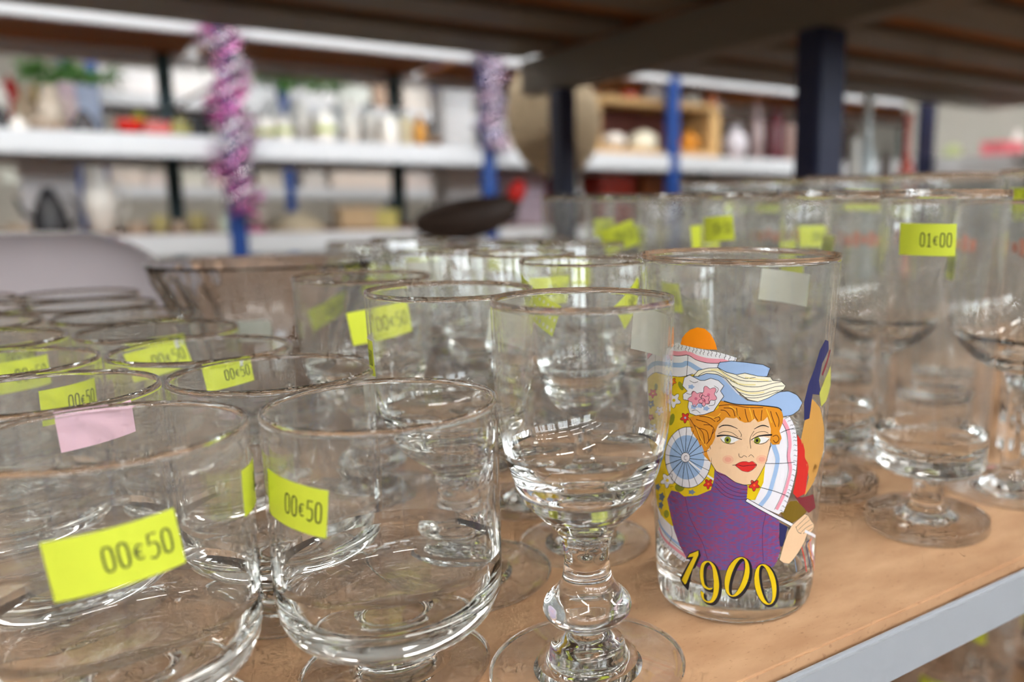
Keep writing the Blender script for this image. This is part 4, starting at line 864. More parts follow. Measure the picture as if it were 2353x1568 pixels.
('printed_hat',8,'hatblue',0,0,(-25.74,82.53,-21.75,83.75,-16.09,84.2,-9.49,83.3,-4.76,80.8,-0.6,78.25,5.35,75.98,11.32,75.45,17.33,76.66,23.53,78.22,29.57,78.25,35.6,76.66,39.84,74.01,37.53,71.82,33.09,70.6,27.04,70.38,25.8,72.36,22.69,73.5,11.38,74.46,-0.5,74.77,-7.63,75.6,-14.93,75.81,-23.86,78.65)),
('printed_hat',9,'black',0.16,1,(17.33,76.66,23.53,78.22,29.57,78.25,35.6,76.66,39.84,74.01,37.53,71.82,33.09,70.6,27.04,70.38)),
('printed_hat',9,'black',0.29,1,(-7.63,75.6,-0.5,74.77,11.38,74.46,22.69,73.5,25.8,72.36)),
('printed_hat',9,'cream',0,0,(-25.41,82.55,-22.38,84.55,-16.08,85.61,-10.68,85.88,-6.57,84.69,-0.77,83.99,3.81,84.52,10.82,83.59,18.04,83.13,19.36,82.05,24.48,81.62,27.43,80.11,26.09,78.84,22.88,78.24,17.33,76.66,11.32,75.55,5.92,76.25,1.15,78.27,-3,80.51,-6.54,82.73,-11.27,83.83,-17.33,83.91,-22.43,82.66)),
('printed_hat',10,'black',0.16,0,(-25.41,82.55,-22.38,84.55,-16.08,85.61,-10.68,85.88,-6.57,84.69,-0.77,83.99,3.81,84.52,10.82,83.59,18.04,83.13,19.36,82.05,24.48,81.62,27.43,80.11,26.09,78.84,22.88,78.24,17.33,76.66,11.32,75.55,5.92,76.25,1.15,78.27,-3,80.51,-6.54,82.73,-11.27,83.83,-17.33,83.91,-22.43,82.66,-25.41,82.55)),
('printed_hat',10,'black',0.15,1,(-22.43,82.72,-18.57,84.25,-12.46,84.67,-6.55,83.05,-0.7,81.53)),
('printed_hat',10,'black',0.15,1,(-10.68,85.71,-5.39,83.74,2.17,82.22,10.93,81.88,18.75,81.9)),
('printed_hat',10,'black',0.15,1,(-4.2,82.13,2.81,80.59,11.03,80.24,18.82,81.08,24.5,81.39)),
('printed_hat',10,'black',0.15,1,(-3,80.51,4.04,78.95,12.3,78.91,20.79,80.03,26.62,80.14)),
('printed_hat',10,'black',0.15,1,(0.55,78.59,6.45,77.64,12.98,77.75,19.65,78.75,26.09,78.84)),
('printed_hat',10,'black',0.15,1,(4.13,76.97,10.04,76.79,16.04,77.36,22.85,78.48)),
('printed_hat',10,'black',0.15,1,(-0.77,83.82,3.88,82.89,9.67,83.2)),
('printed_hat',10,'straw',0.4,1,(-6.56,83.71,0.47,81.22,9.8,80.91)),
('printed_hat',10,'straw',0.4,1,(-0.64,79.56,6.42,78.3,14.74,78.54)),
('printed_hat',10,'straw',0.4,1,(3.86,83.21,10.89,82.54,16.9,82.11)),
('printed_hat',10,'straw',0.4,1,(-14.87,85.07,-10.09,85.08,-6.55,83.38)),
('printed_hat',10,'white',0,0,(-31.39,81.75,-27.79,82.8,-23.76,82.05,-21.16,81.47,-18.61,81.6,-14.88,82.5,-10.67,81.94,-7.57,80.4,-9.45,78.69,-7.53,77.09,-9.31,75.71,-10.94,74.32,-13.4,72.2,-18.8,70.84,-24.14,70.15,-28.32,70.58,-29.46,72.52,-28.71,74.61,-32.53,74.65,-32.59,76.34,-29.43,77.59,-32.8,79.02)),
('printed_hat',11,'black',0.16,0,(-31.39,81.75,-27.79,82.8,-23.76,82.05,-21.16,81.47,-18.61,81.6,-14.88,82.5,-10.67,81.94,-7.57,80.4,-9.45,78.69,-7.53,77.09,-9.31,75.71,-10.94,74.32,-13.4,72.2,-18.8,70.84,-24.14,70.15,-28.32,70.58,-29.46,72.52,-28.71,74.61,-32.53,74.65,-32.59,76.34,-29.43,77.59,-32.8,79.02,-31.39,81.75)),
('printed_hat',11,'pink',0,0,(-19.67,74.56,-20.64,74.21,-21.88,74.16,-22.74,74.12,-23.32,73.73,-24.14,73.15,-25.24,72.88,-26.07,73.2,-26.33,73.81,-26.54,74.23,-27.37,74.32,-28.62,74.44,-29.29,74.85,-28.75,75.42,-27.57,75.86,-26.8,76.18,-26.7,76.63,-26.61,77.29,-25.89,77.81,-24.76,77.83,-23.82,77.48,-23.16,77.26,-22.32,77.43,-21.12,77.7,-20.09,77.59,-19.91,77.04,-20.41,76.41,-20.73,75.97,-20.3,75.63,-19.64,75.14)),
('printed_hat',12,'black',0.12,1,(-19.67,74.56,-20.64,74.21,-21.88,74.16,-22.74,74.12,-23.32,73.73,-24.14,73.15,-25.24,72.88,-26.07,73.2,-26.33,73.81,-26.54,74.23,-27.37,74.32,-28.62,74.44,-29.29,74.85,-28.75,75.42,-27.57,75.86,-26.8,76.18,-26.7,76.63,-26.61,77.29,-25.89,77.81,-24.76,77.83,-23.82,77.48,-23.16,77.26,-22.32,77.43,-21.12,77.7,-20.09,77.59,-19.91,77.04,-20.41,76.41,-20.73,75.97,-20.3,75.63,-19.64,75.14,-19.67,74.56)),
('printed_hat',12,'rose',0,0,(-22.99,75.62,-23.18,75.32,-23.68,75.12,-24.28,75.08,-24.76,75.22,-24.94,75.49,-24.74,75.79,-24.25,76,-23.65,76.04,-23.17,75.9)),
('printed_hat',11,'pink',0,0,(-11.73,76.02,-12.74,75.65,-14.06,75.63,-14.97,75.59,-15.57,75.17,-16.42,74.54,-17.58,74.26,-18.45,74.64,-18.73,75.34,-18.96,75.8,-19.83,75.93,-21.13,76.09,-21.83,76.56,-21.28,77.19,-20.07,77.66,-19.27,77.99,-19.18,78.5,-19.09,79.24,-18.36,79.81,-17.18,79.81,-16.18,79.4,-15.48,79.13,-14.6,79.3,-13.33,79.58,-12.24,79.44,-12.03,78.82,-12.55,78.12,-12.88,77.63,-12.42,77.24,-11.71,76.67)),
('printed_hat',12,'black',0.12,1,(-11.73,76.02,-12.74,75.65,-14.06,75.63,-14.97,75.59,-15.57,75.17,-16.42,74.54,-17.58,74.26,-18.45,74.64,-18.73,75.34,-18.96,75.8,-19.83,75.93,-21.13,76.09,-21.83,76.56,-21.28,77.19,-20.07,77.66,-19.27,77.99,-19.18,78.5,-19.09,79.24,-18.36,79.81,-17.18,79.81,-16.18,79.4,-15.48,79.13,-14.6,79.3,-13.33,79.58,-12.24,79.44,-12.03,78.82,-12.55,78.12,-12.88,77.63,-12.42,77.24,-11.71,76.67,-11.73,76.02)),
('printed_hat',12,'rose',0,0,(-15.39,77.28,-15.56,76.99,-16.01,76.8,-16.57,76.77,-17.03,76.92,-17.2,77.19,-17.02,77.49,-16.56,77.68,-16.01,77.71,-15.56,77.56)),
('printed_hat',11,'pink',0,0,(-15.69,74.51,-16.37,74.26,-17.25,74.24,-17.85,74.21,-18.25,73.94,-18.82,73.52,-19.58,73.33,-20.16,73.58,-20.34,74.03,-20.49,74.33,-21.06,74.41,-21.91,74.51,-22.37,74.82,-22.01,75.23,-21.22,75.54,-20.69,75.75,-20.63,76.08,-20.57,76.56,-20.08,76.94,-19.3,76.94,-18.64,76.68,-18.18,76.51,-17.59,76.63,-16.74,76.82,-16.02,76.73,-15.88,76.33,-16.23,75.87,-16.45,75.55,-16.15,75.3,-15.68,74.93)),
('printed_hat',12,'black',0.12,1,(-15.69,74.51,-16.37,74.26,-17.25,74.24,-17.85,74.21,-18.25,73.94,-18.82,73.52,-19.58,73.33,-20.16,73.58,-20.34,74.03,-20.49,74.33,-21.06,74.41,-21.91,74.51,-22.37,74.82,-22.01,75.23,-21.22,75.54,-20.69,75.75,-20.63,76.08,-20.57,76.56,-20.08,76.94,-19.3,76.94,-18.64,76.68,-18.18,76.51,-17.59,76.63,-16.74,76.82,-16.02,76.73,-15.88,76.33,-16.23,75.87,-16.45,75.55,-16.15,75.3,-15.68,74.93,-15.69,74.51)),
('printed_hat',12,'rose',0,0,(-17.8,75.33,-17.98,75.03,-18.44,74.83,-19.01,74.8,-19.48,74.95,-19.65,75.22,-19.47,75.52,-19,75.72,-18.43,75.75,-17.97,75.6)),
('printed_hat',11,'hatblue',0,0,(-23.05,73,-24.15,72.59,-24.71,72.09,-25.93,72.26,-27.4,72.19,-27.03,72.71,-27.36,73.18,-25.89,73.33,-24.65,73.68,-24.12,73.25)),
('printed_hat',11,'hatblue',0,0,(-15.6,72.93,-16.61,72.55,-17.13,72.06,-18.27,72.26,-19.62,72.22,-19.29,72.73,-19.6,73.2,-18.25,73.32,-17.11,73.64,-16.6,73.21)),
('printed_hat',11,'hatblue',0,0,(-19.09,73.58,-20.14,73.19,-20.67,72.69,-21.84,72.88,-23.24,72.83,-22.89,73.34,-23.21,73.81,-21.82,73.94,-20.63,74.28,-20.12,73.84)),
('printed_hat',11,'hatblue',0,0,(-24.54,79.27,-25.63,78.88,-26.19,78.38,-27.42,78.55,-28.89,78.49,-28.52,79,-28.85,79.47,-27.38,79.61,-26.13,79.95,-25.61,79.53)),
('printed_hat',11,'black',0.13,1,(-27.86,81.06,-25.14,80.57,-22.47,81.06)),
('printed_hat',11,'black',0.13,1,(-30.19,76.86,-27.35,76.74,-25.24,77.89)),
('printed_hat',11,'black',0.13,1,(-13.07,80.2,-10.65,79.31,-11.86,77.94)),
('printed_hat',11,'black',0.13,1,(-26.87,71.37,-24.08,71.91,-21.41,71.08)),
('printed_hat',11,'black',0.13,1,(-16.2,73.74,-13.08,74.22,-12.47,75.59)),
('printed_hand',5,'black',1.26,0,(6.27,43.96,38.79,33.6)),
('printed_hand',6,'white',0.88,0,(6.55,43.89,38.99,33.5)),
('printed_hand',6,'skin',0,0,(30.01,22.53,32.87,28.07,35.44,31.61,38.32,33.58,43.47,34.87,49.84,36,54.21,34.83,57.7,32.83,63.9,30.16,64.08,28.84,60.33,28.04,54.44,28.24,52.33,26.13,46.37,23.27,42.09,21.54,38.14,20.3,33.4,21.12)),
('printed_hand',7,'black',0.13,0,(30.01,22.53,32.87,28.07,35.44,31.61,38.32,33.58,43.47,34.87,49.84,36,54.21,34.83,57.7,32.83,63.9,30.16,64.08,28.84,60.33,28.04,54.44,28.24,52.33,26.13,46.37,23.27,42.09,21.54,38.14,20.3,33.4,21.12,30.01,22.53)),
('printed_hand',7,'black',0.15,1,(41.91,32.4,45.87,33.41,52.64,34.76)),
('printed_hand',7,'black',0.15,1,(44.2,31.15,49.53,32.34,56.59,33)),
('printed_hand',7,'black',0.15,1,(47.16,29.98,53.03,30.85,61.44,30.66)),
('printed_hand',7,'black',0.15,1,(49.67,29.24,55.54,29.3,62.93,29.23)),
('printed_hand',7,'black',0.15,1,(41.83,32.79,44.31,30.56,47.84,29.5)),
('printed_hand',8,'white',0.93,0,(51.36,29.88,69.7,24.77)),
('printed_digit_one',12,'black',0,0,(-33.72,20.9,-31.15,23.31,-23.26,25.59,-22.2,23.71,-26.17,19,-28.33,18.14,-32.18,10.02,-36.87,11.38,-39.36,13.22,-29.47,21.68)),
('printed_digit_one',14,'yellow',0,0,(-32.12,21.78,-30.27,23.2,-23.75,25.23,-23.8,23.73,-33.57,12.58,-34.86,11.9,-37.74,12.94,-27.46,22.71)),
('printed_digit_nine',12,'black',[1.13,1.46,1.93,2.13,1.86,1.22,1.93,2.53,2.66,2.39,1.86,1.28,1.46,1.93,2.26],1,(-13.14,12.62,-15.83,12.19,-19.35,13.41,-20.47,17.18,-19.23,20.4,-15.76,21.68,-12.39,20.22,-10.9,16.86,-10.36,13.8,-11.1,10.62,-13.18,8.29,-15.92,7.53,-19.09,8.11,-20.24,9.97,-19.82,10.61)),
('printed_digit_nine',13,'black',[0.63,0.96,1.42,1.62,1.36,0.72,1.42,2.02,2.15,1.89,1.36,0.77,0.96,1.42,1.76],1,(-14.34,13.07,-17.05,12.63,-20.59,13.82,-21.71,17.59,-20.45,20.82,-16.94,22.12,-13.56,20.68,-12.07,17.32,-11.53,14.26,-12.29,11.09,-14.39,8.74,-17.15,7.96,-20.35,8.54,-21.5,10.38,-21.07,11.03)),
('printed_digit_nine',14,'yellow',[0.33,0.67,1.13,1.33,1.06,0.43,1.13,1.73,1.86,1.6,1.06,0.48,0.67,1.13,1.46],1,(-14.34,13.07,-17.05,12.63,-20.59,13.82,-21.71,17.59,-20.45,20.82,-16.94,22.12,-13.56,20.68,-12.07,17.32,-11.53,14.26,-12.29,11.09,-14.39,8.74,-17.15,7.96,-20.35,8.54,-21.5,10.38,-21.07,11.03)),
('printed_digit_zero_a',12,'black',[2.61,2.57,2.46,2.29,2.08,1.83,1.56,1.32,1.14,1.32,1.56,1.83,2.08,2.29,2.46,2.57,2.61,2.57,2.46,2.29,2.08,1.83,1.56,1.32,1.14,1.32,1.56,1.83,2.08,2.29,2.46,2.57,2.61],0,(8.3,16.53,7.52,15.27,6.56,14.09,5.45,13.03,4.24,12.13,2.97,11.42,1.69,10.94,0.46,10.7,-0.69,10.72,-1.69,10.99,-2.51,11.51,-3.13,12.25,-3.5,13.19,-3.63,14.3,-3.51,15.52,-3.14,16.82,-2.54,18.14,-1.74,19.42,-0.78,20.63,0.32,21.7,1.51,22.6,2.75,23.3,3.98,23.76,5.18,23.97,6.29,23.93,7.27,23.63,8.08,23.1,8.71,22.34,9.11,21.39,9.27,20.3,9.19,19.09,8.86,17.82,8.3,16.53)),
('printed_digit_zero_a',13,'black',[2.21,2.17,2.06,1.9,1.68,1.43,1.16,0.92,0.74,0.92,1.16,1.43,1.68,1.9,2.06,2.17,2.21,2.17,2.06,1.9,1.68,1.43,1.16,0.92,0.74,0.92,1.16,1.43,1.68,1.9,2.06,2.17,2.21],0,(7.19,17.05,6.41,15.79,5.45,14.6,4.34,13.54,3.13,12.64,1.86,11.93,0.58,11.44,-0.65,11.19,-1.8,11.2,-2.8,11.47,-3.62,11.98,-4.23,12.72,-4.61,13.66,-4.73,14.77,-4.6,15.99,-4.23,17.29,-3.63,18.61,-2.83,19.9,-1.86,21.11,-0.75,22.18,0.44,23.09,1.67,23.79,2.91,24.26,4.1,24.48,5.2,24.44,6.18,24.14,6.99,23.61,7.61,22.86,8.01,21.92,8.17,20.82,8.08,19.61,7.75,18.34,7.19,17.05)),
('printed_digit_zero_a',14,'yellow',[1.81,1.77,1.67,1.5,1.28,1.03,0.77,0.52,0.35,0.52,0.77,1.03,1.28,1.5,1.67,1.77,1.81,1.77,1.67,1.5,1.28,1.03,0.77,0.52,0.35,0.52,0.77,1.03,1.28,1.5,1.67,1.77,1.81],0,(7.19,17.05,6.41,15.79,5.45,14.6,4.34,13.54,3.13,12.64,1.86,11.93,0.58,11.44,-0.65,11.19,-1.8,11.2,-2.8,11.47,-3.62,11.98,-4.23,12.72,-4.61,13.66,-4.73,14.77,-4.6,15.99,-4.23,17.29,-3.63,18.61,-2.83,19.9,-1.86,21.11,-0.75,22.18,0.44,23.09,1.67,23.79,2.91,24.26,4.1,24.48,5.2,24.44,6.18,24.14,6.99,23.61,7.61,22.86,8.01,21.92,8.17,20.82,8.08,19.61,7.75,18.34,7.19,17.05)),
('printed_digit_zero_b',12,'black',[2.61,2.57,2.46,2.29,2.08,1.83,1.56,1.32,1.14,1.32,1.56,1.83,2.08,2.29,2.46,2.57,2.61,2.57,2.46,2.29,2.08,1.83,1.56,1.32,1.14,1.32,1.56,1.83,2.08,2.29,2.46,2.57,2.61],0,(27.69,14.34,28.31,12.93,28.69,11.57,28.82,10.3,28.68,9.19,28.25,8.28,27.57,7.6,26.66,7.19,25.58,7.04,24.36,7.17,23.06,7.57,21.73,8.21,20.44,9.09,19.22,10.15,18.13,11.36,17.2,12.67,16.48,14.03,15.96,15.4,15.68,16.72,15.63,17.95,15.81,19.03,16.23,19.94,16.85,20.63,17.66,21.08,18.64,21.26,19.75,21.18,20.95,20.82,22.21,20.21,23.47,19.35,24.7,18.3,25.84,17.08,26.86,15.74,27.69,14.34)),
('printed_digit_zero_b',13,'black',[2.21,2.17,2.06,1.9,1.68,1.43,1.16,0.92,0.74,0.92,1.16,1.43,1.68,1.9,2.06,2.17,2.21,2.17,2.06,1.9,1.68,1.43,1.16,0.92,0.74,0.92,1.16,1.43,1.68,1.9,2.06,2.17,2.21],0,(26.38,14.97,26.98,13.57,27.34,12.22,27.46,10.95,27.31,9.85,26.89,8.93,26.22,8.25,25.33,7.83,24.26,7.68,23.06,7.8,21.78,8.19,20.47,8.82,19.2,9.69,18,10.74,16.92,11.94,16.02,13.24,15.3,14.59,14.8,15.96,14.52,17.27,14.47,18.5,14.66,19.59,15.07,20.5,15.69,21.19,16.5,21.64,17.47,21.83,18.56,21.75,19.75,21.4,20.99,20.79,22.24,19.95,23.45,18.9,24.57,17.69,25.56,16.36,26.38,14.97)),
('printed_digit_zero_b',14,'yellow',[1.81,1.77,1.67,1.5,1.28,1.03,0.77,0.52,0.35,0.52,0.77,1.03,1.28,1.5,1.67,1.77,1.81,1.77,1.67,1.5,1.28,1.03,0.77,0.52,0.35,0.52,0.77,1.03,1.28,1.5,1.67,1.77,1.81],0,(26.38,14.97,26.98,13.57,27.34,12.22,27.46,10.95,27.31,9.85,26.89,8.93,26.22,8.25,25.33,7.83,24.26,7.68,23.06,7.8,21.78,8.19,20.47,8.82,19.2,9.69,18,10.74,16.92,11.94,16.02,13.24,15.3,14.59,14.8,15.96,14.52,17.27,14.47,18.5,14.66,19.59,15.07,20.5,15.69,21.19,16.5,21.64,17.47,21.83,18.56,21.75,19.75,21.4,20.99,20.79,22.24,19.95,23.45,18.9,24.57,17.69,25.56,16.36,26.38,14.97)),
]

# ------------------------------------------------------------------ the printed tumbler
TX, TY = .1798, .2049
TU = glass('printed_tumbler', 'printed', TX, TY, 'clear tumbler printed with a woman in a blue hat and the figures 1900', 'tumbler',
           labels=[LB(phi=149, z=104.5, w=20, h=11.5, tilt=4, text='')])
def sweater_mat():
    m = bpy.data.materials.new('print_purple'); m.use_nodes = True
    nt = m.node_tree; b = nt.nodes['Principled BSDF']; b.inputs['Roughness'].default_value = .45
    tc = nt.nodes.new('ShaderNodeTexCoord'); mp = nt.nodes.new('ShaderNodeMapping'); mp.inputs['Scale'].default_value = (600, 600, 2200)
    n = nt.nodes.new('ShaderNodeTexNoise'); n.inputs['Scale'].default_value = 1.0; n.inputs['Detail'].default_value = 2
    r = nt.nodes.new('ShaderNodeValToRGB')
    r.color_ramp.elements[0].position = .40; r.color_ramp.elements[0].color = srgb(96, 88, 152)
    r.color_ramp.elements[1].position = .62; r.color_ramp.elements[1].color = srgb(152, 64, 106)
    nt.links.new(tc.outputs['Object'], mp.inputs[0]); nt.links.new(mp.outputs[0], n.inputs['Vector'])
    nt.links.new(n.outputs['Fac'], r.inputs[0]); nt.links.new(r.outputs[0], b.inputs['Base Color'])
    return m
INKS = dict(white=(236, 234, 240), yellow=(232, 200, 16), black=(26, 26, 34), blue=(160, 190, 228), hatblue=(158, 186, 226), pink=(238, 158, 176),
            rose=(220, 110, 140), red=(214, 44, 36), orange=(240, 120, 30), sun=(255, 146, 8), green=(142, 146, 34), greyblue=(110, 128, 152), tan=(206, 152, 74),
            navy=(42, 44, 92), lime=(190, 190, 84), wine=(128, 42, 52), olive=(124, 98, 22), hair=(226, 146, 30), hairlight=(246, 186, 50), brown=(110, 56, 18),
            skin=(240, 202, 162), blush1=(240, 186, 152), blush2=(238, 166, 140), eyewhite=(238, 238, 236), iris=(140, 146, 40), lips=(222, 44, 40),
            darkred=(120, 20, 24), plum=(84, 36, 92), cream=(244, 238, 214), straw=(240, 226, 160))
INK = {k: mat('print_'+k, v, .45) for k, v in INKS.items()}
INK['purple'] = sweater_mat()
R_T = ROUT['printed']
FACE_T = math.atan2(-TY, -TX)
UNIT = 30.0 * math.pi/180                      # flat mm for one degree of bearing
def flat_smooth(pts, w, n=5):
    o, ow = [], []
    for i in range(len(pts)-1):
        p0, p1, p2, p3 = pts[max(i-1, 0)], pts[i], pts[i+1], pts[min(i+2, len(pts)-1)]
        for k in range(n):
            t = k/n
            o.append(tuple(.5*(2*p1[j]+(p2[j]-p0[j])*t+(2*p0[j]-5*p1[j]+4*p2[j]-p3[j])*t*t+(3*p1[j]-p0[j]-3*p2[j]+p3[j])*t**3) for j in (0, 1)))
            ow.append(w[i]+(w[i+1]-w[i])*t)
    return o + [pts[-1]], ow + [w[-1]]
def flat_dense(pts, w, step=.8):
    o, ow = [], []
    for i in range(len(pts)-1):
        (x0, y0), (x1, y1) = pts[i], pts[i+1]
        n = max(1, int(math.hypot(x1-x0, y1-y0)/step))
        for k in range(n):
            o.append((x0+(x1-x0)*k/n, y0+(y1-y0)*k/n)); ow.append(w[i]+(w[i+1]-w[i])*k/n)
    return o + [pts[-1]], ow + [w[-1]]
def wrap(x, z, layer):
    a = FACE_T + math.radians(x/UNIT)
    r = (R_T(min(max(z, 6), 116)) + .05 + .022*layer)*.001
    return (r*math.cos(a), r*math.sin(a), z*.001)
acc = {}
for (part, layer, ink, w, smooth, flat) in PRINT:
    pts = [(flat[i]*UNIT, flat[i+1]) for i in range(0, len(flat), 2)]
    vs_, fs_, mats_ = acc.setdefault(part, ([], [], []))
    if w == 0:
        bm = bmesh.new()
        try:
            bm.faces.new([bm.verts.new((x, z, 0)) for x, z in pts])
        except ValueError:
            bm.free(); continue
        bm.normal_update()
        bmesh.ops.triangulate(bm, faces=bm.faces[:])
        x0, x1 = min(p[0] for p in pts), max(p[0] for p in pts)
        k = math.floor(x0/1.6) + 1
        while k*1.6 < x1:
            bmesh.ops.bisect_plane(bm, geom=bm.verts[:]+bm.edges[:]+bm.faces[:], plane_co=(k*1.6, 0, 0), plane_no=(1, 0, 0)); k += 1
        zz0, zz1 = min(p[1] for p in pts), max(p[1] for p in pts)
        k = math.floor(zz0/10) + 1
        while k*10 < zz1:
            bmesh.ops.bisect_plane(bm, geom=bm.verts[:]+bm.edges[:]+bm.faces[:], plane_co=(0, k*10, 0), plane_no=(0, 1, 0)); k += 1
        bm.verts.index_update(); base = len(vs_)
        vs_ += [wrap(v.co.x, v.co.y, layer) for v in bm.verts]
        for f in bm.faces:
            q = [base+v.index for v in f.verts]
            fs_.append(q if f.normal.z > 0 else q[::-1]); mats_.append(ink)
        bm.free()
    else:
        ww = list(w) if isinstance(w, (list, tuple)) else [w]*len(pts)
        pts, ww = flat_smooth(pts, ww) if smooth else flat_dense(pts, ww)
        pts, ww = flat_dense(pts, ww)
        for quad in ribbon(pts, ww):
            base = len(vs_); vs_ += [wrap(x, z, layer) for x, z in quad]
            fs_.append([base, base+1, base+2, base+3]); mats_.append(ink)
for part, (vs_, fs_, mats_) in acc.items():
    inks = sorted(set(mats_))
    name = part.replace('_zero_a', '').replace('_zero_b', '').replace('_one', '').replace('_nine', '')
    me = bpy.data.meshes.new(name); me.from_pydata(vs_, [], fs_)
    o = link(name, me, [INK[k] for k in inks], TU)
    me.polygons.foreach_set('material_index', [inks.index(k) for k in mats_]); me.update()
    o['label'] = {'printed_parasol': 'printed parasol with yellow flowers and ruffled border', 'printed_sun': 'printed orange sun', 'printed_fan': 'printed blue and white fan',
                  'printed_side_figure': 'printed figure with a dark plume wrapping round the side', 'printed_hair': 'printed ginger hair', 'printed_face': 'printed face with red lips',
                  'printed_sweater': 'printed purple sweater', 'printed_hat': 'printed blue hat with flowers', 'printed_hand': 'printed hand with a white stick'}.get(name, 'printed yellow figure edged in black')

# ------------------------------------------------------------------ goods on the shelving across the aisle
def spot(u0, u1, vtop, Y, zbase):
    """centre, width and height of a thing that stands at depth Y on a shelf at height zbase"""
    p, t = at((u0+u1)/2, 465, Y)
    w = abs(u1-u0)/1880*t
    q, _ = at((u0+u1)/2, vtop, Y)
    return p.x, Y, w, max(.02, q.z - zbase)
def ceramic(rgb, rough=.25):
    return mat('glaze_%d_%d_%d' % rgb, rgb, rough, noise=.04, nscale=18)
SHAPES = {   # unit profiles (radius 1 at the widest, height 1), outer wall then inner wall
 'vase':   [(0, 0), (.55, 0, 1), (.75, .12), (1, .42), (.85, .68), (.45, .84), (.52, 1.0), (.44, .99), (.36, .84), (.7, .6), (.7, .2), (0, .08)],
 'jar':    [(0, 0), (.8, 0, 1), (.98, .08), (1, .5), (.95, .72), (.7, .80, 1), (.72, .84), (.5, .92), (.14, .93), (.16, 1.0), (0, 1.0)],
 'bowl':   [(0, 0), (.45, 0, 1), (.48, .1), (.8, .4), (1, 1.0), (.96, 1.0), (.74, .45), (.4, .18), (0, .14)],
 'bottle': [(0, 0), (.9, 0, 1), (1, .06), (1, .52), (.85, .66), (.4, .76), (.36, .94), (.44, .95), (.44, 1.0), (0, 1.0)],
 'cup':    [(0, 0), (.7, 0, 1), (.74, .05), (.92, .5), (1, 1.0), (.95, 1.0), (.85, .5), (.62, .12), (0, .1)],
 'ball':   [(0, 0), (.5, .04), (.86, .2), (1, .48), (.86, .78), (.5, .95), (0, 1.0)],
 'dome':   [(0, 0), (1, 0, 1), (.98, .1), (.8, .5), (.45, .86), (.3, .9, 1), (.3, 1.0), (0, 1.0)],
}
def good(kind, name, u0, u1, vtop, Y, zb, rgb, label, cat, rough=.25, extra=None, group=None, deep=None):
    X, Y, w, h = spot(u0, u1, vtop, Y, zb)
    m = ceramic(rgb, rough)
    t = thing(name, label, cat, (X, Y, zb+.0005), 0, group)
    if kind in SHAPES:
        pr = catmull([((p[0]*w/2*1000, p[1]*h*1000) + tuple(p[2:])) for p in SHAPES[kind]], 3)
        link('body', lathe_mesh('body', pr, 32), m, t)
        if extra == 'handle':
            pts = [(w*.46 + w*.26*math.sin(a), 0, h*(.5+.28*math.cos(a))) for a in [math.pi*k/10 for k in range(11)]]
            link('handle', tube_mesh('handle', pts, w*.05, 6), m, t)
        if extra == 'spout':
            link('spout', tube_mesh('spout', [(-w*.42, 0, h*.35), (-w*.66, 0, h*.5), (-w*.8, 0, h*.8)], [w*.09, w*.06, w*.045], 8), m, t)
            pts = [(w*.46 + w*.26*math.sin(a), 0, h*(.5+.28*math.cos(a))) for a in [math.pi*k/10 for k in range(11)]]
            link('handle', tube_mesh('handle', pts, w*.05, 6), m, t)
        if extra == 'cap':
            link('cap', lathe_mesh('cap', [(0, h*1000), (w*250, h*1000), (w*250, h*1060), (0, h*1060)], 20), ceramic((60, 60, 66)), t)
        if extra == 'band':
            R = w*.5*1000
            link('band', lathe_mesh('band', [(R*1.0, h*300), (R*1.03, h*310), (R*1.03, h*480), (R*1.0, h*490)], 32), ceramic((170, 186, 90)), t)
    elif kind == 'box':
        d = deep or min(w, .22)
        part_box('body', t, m, -w/2, w/2, -d/2, d/2, 0, h*.82, .004)
        part_box('lid', t, m, -w/2-.004, w/2+.004, -d/2-.004, d/2+.004, h*.82+.0005, h, .003)
    elif kind == 'plate':
        r = h/2*1000
        o = link('dish', lathe_mesh('dish', catmull([(0, 4), (r*.55, 3), (r*.62, 7), (r, 18), (r, 21), (r*.62, 11), (r*.5, 7), (0, 8)], 3), 40), m, t)
        o.rotation_euler = (math.radians(82), 0, math.radians(15)); o.location = (0, 0, h/2+.004)
        part_box('stand', t, ceramic((70, 54, 40)), -.03, .03, .0, .07, 0, .012, .002)
    return t

S2, S4 = EYE+.155+.0775, EYE-.19+.0775
S0 = EYE-.62+.0775
F1, F3 = EYE+.55+.0775, EYE+.02+.0775
G = good
# upper of the two shelves in view
G('vase', 'tall_vase', -25, 42, 148, 3.62, S2, (226, 224, 218), 'tall white vase at the far left of the middle shelf', 'vase')
G('jar', 'red_jar', 32, 78, 178, 3.92, S2, (186, 30, 36), 'red lidded jar beside the tall white vase', 'jar')
G('dome', 'black_lid_pot', -8, 46, 242, 3.46, S2, (34, 34, 38), 'black dome lidded pot in front of the red jar', 'pot')
G('bottle', 'white_bottle', 44, 82, 268, 3.46, S2, (232, 230, 224), 'small white bottle next to the black pot', 'bottle', extra='cap')
G('vase', 'beige_vase', 62, 110, 206, 3.80, S2, (196, 176, 148), 'beige vase behind the small white bottle', 'vase')
G('bottle', 'yellow_bottle', 98, 122, 198, 4.0, S2, (206, 168, 52), 'narrow yellow bottle behind the beige vase', 'bottle')
G('vase', 'cream_jug', 114, 172, 200, 3.66, S2, (214, 200, 182), 'cream jug with a handle left of the dark teapot', 'jug', extra='handle')
G('bowl', 'beige_bowl', 92, 170, 276, 3.48, S2, (190, 178, 160), 'wide beige bowl at the front of the middle shelf', 'bowl')
G('box', 'pink_box', 168, 199, 192, 3.98, S2, (206, 170, 180), 'pale pink lidded box at the back of the middle shelf', 'box')
G('box', 'blue_box', 208, 250, 200, 3.98, S2, (150, 166, 200), 'pale blue lidded box next to the pink box', 'box')
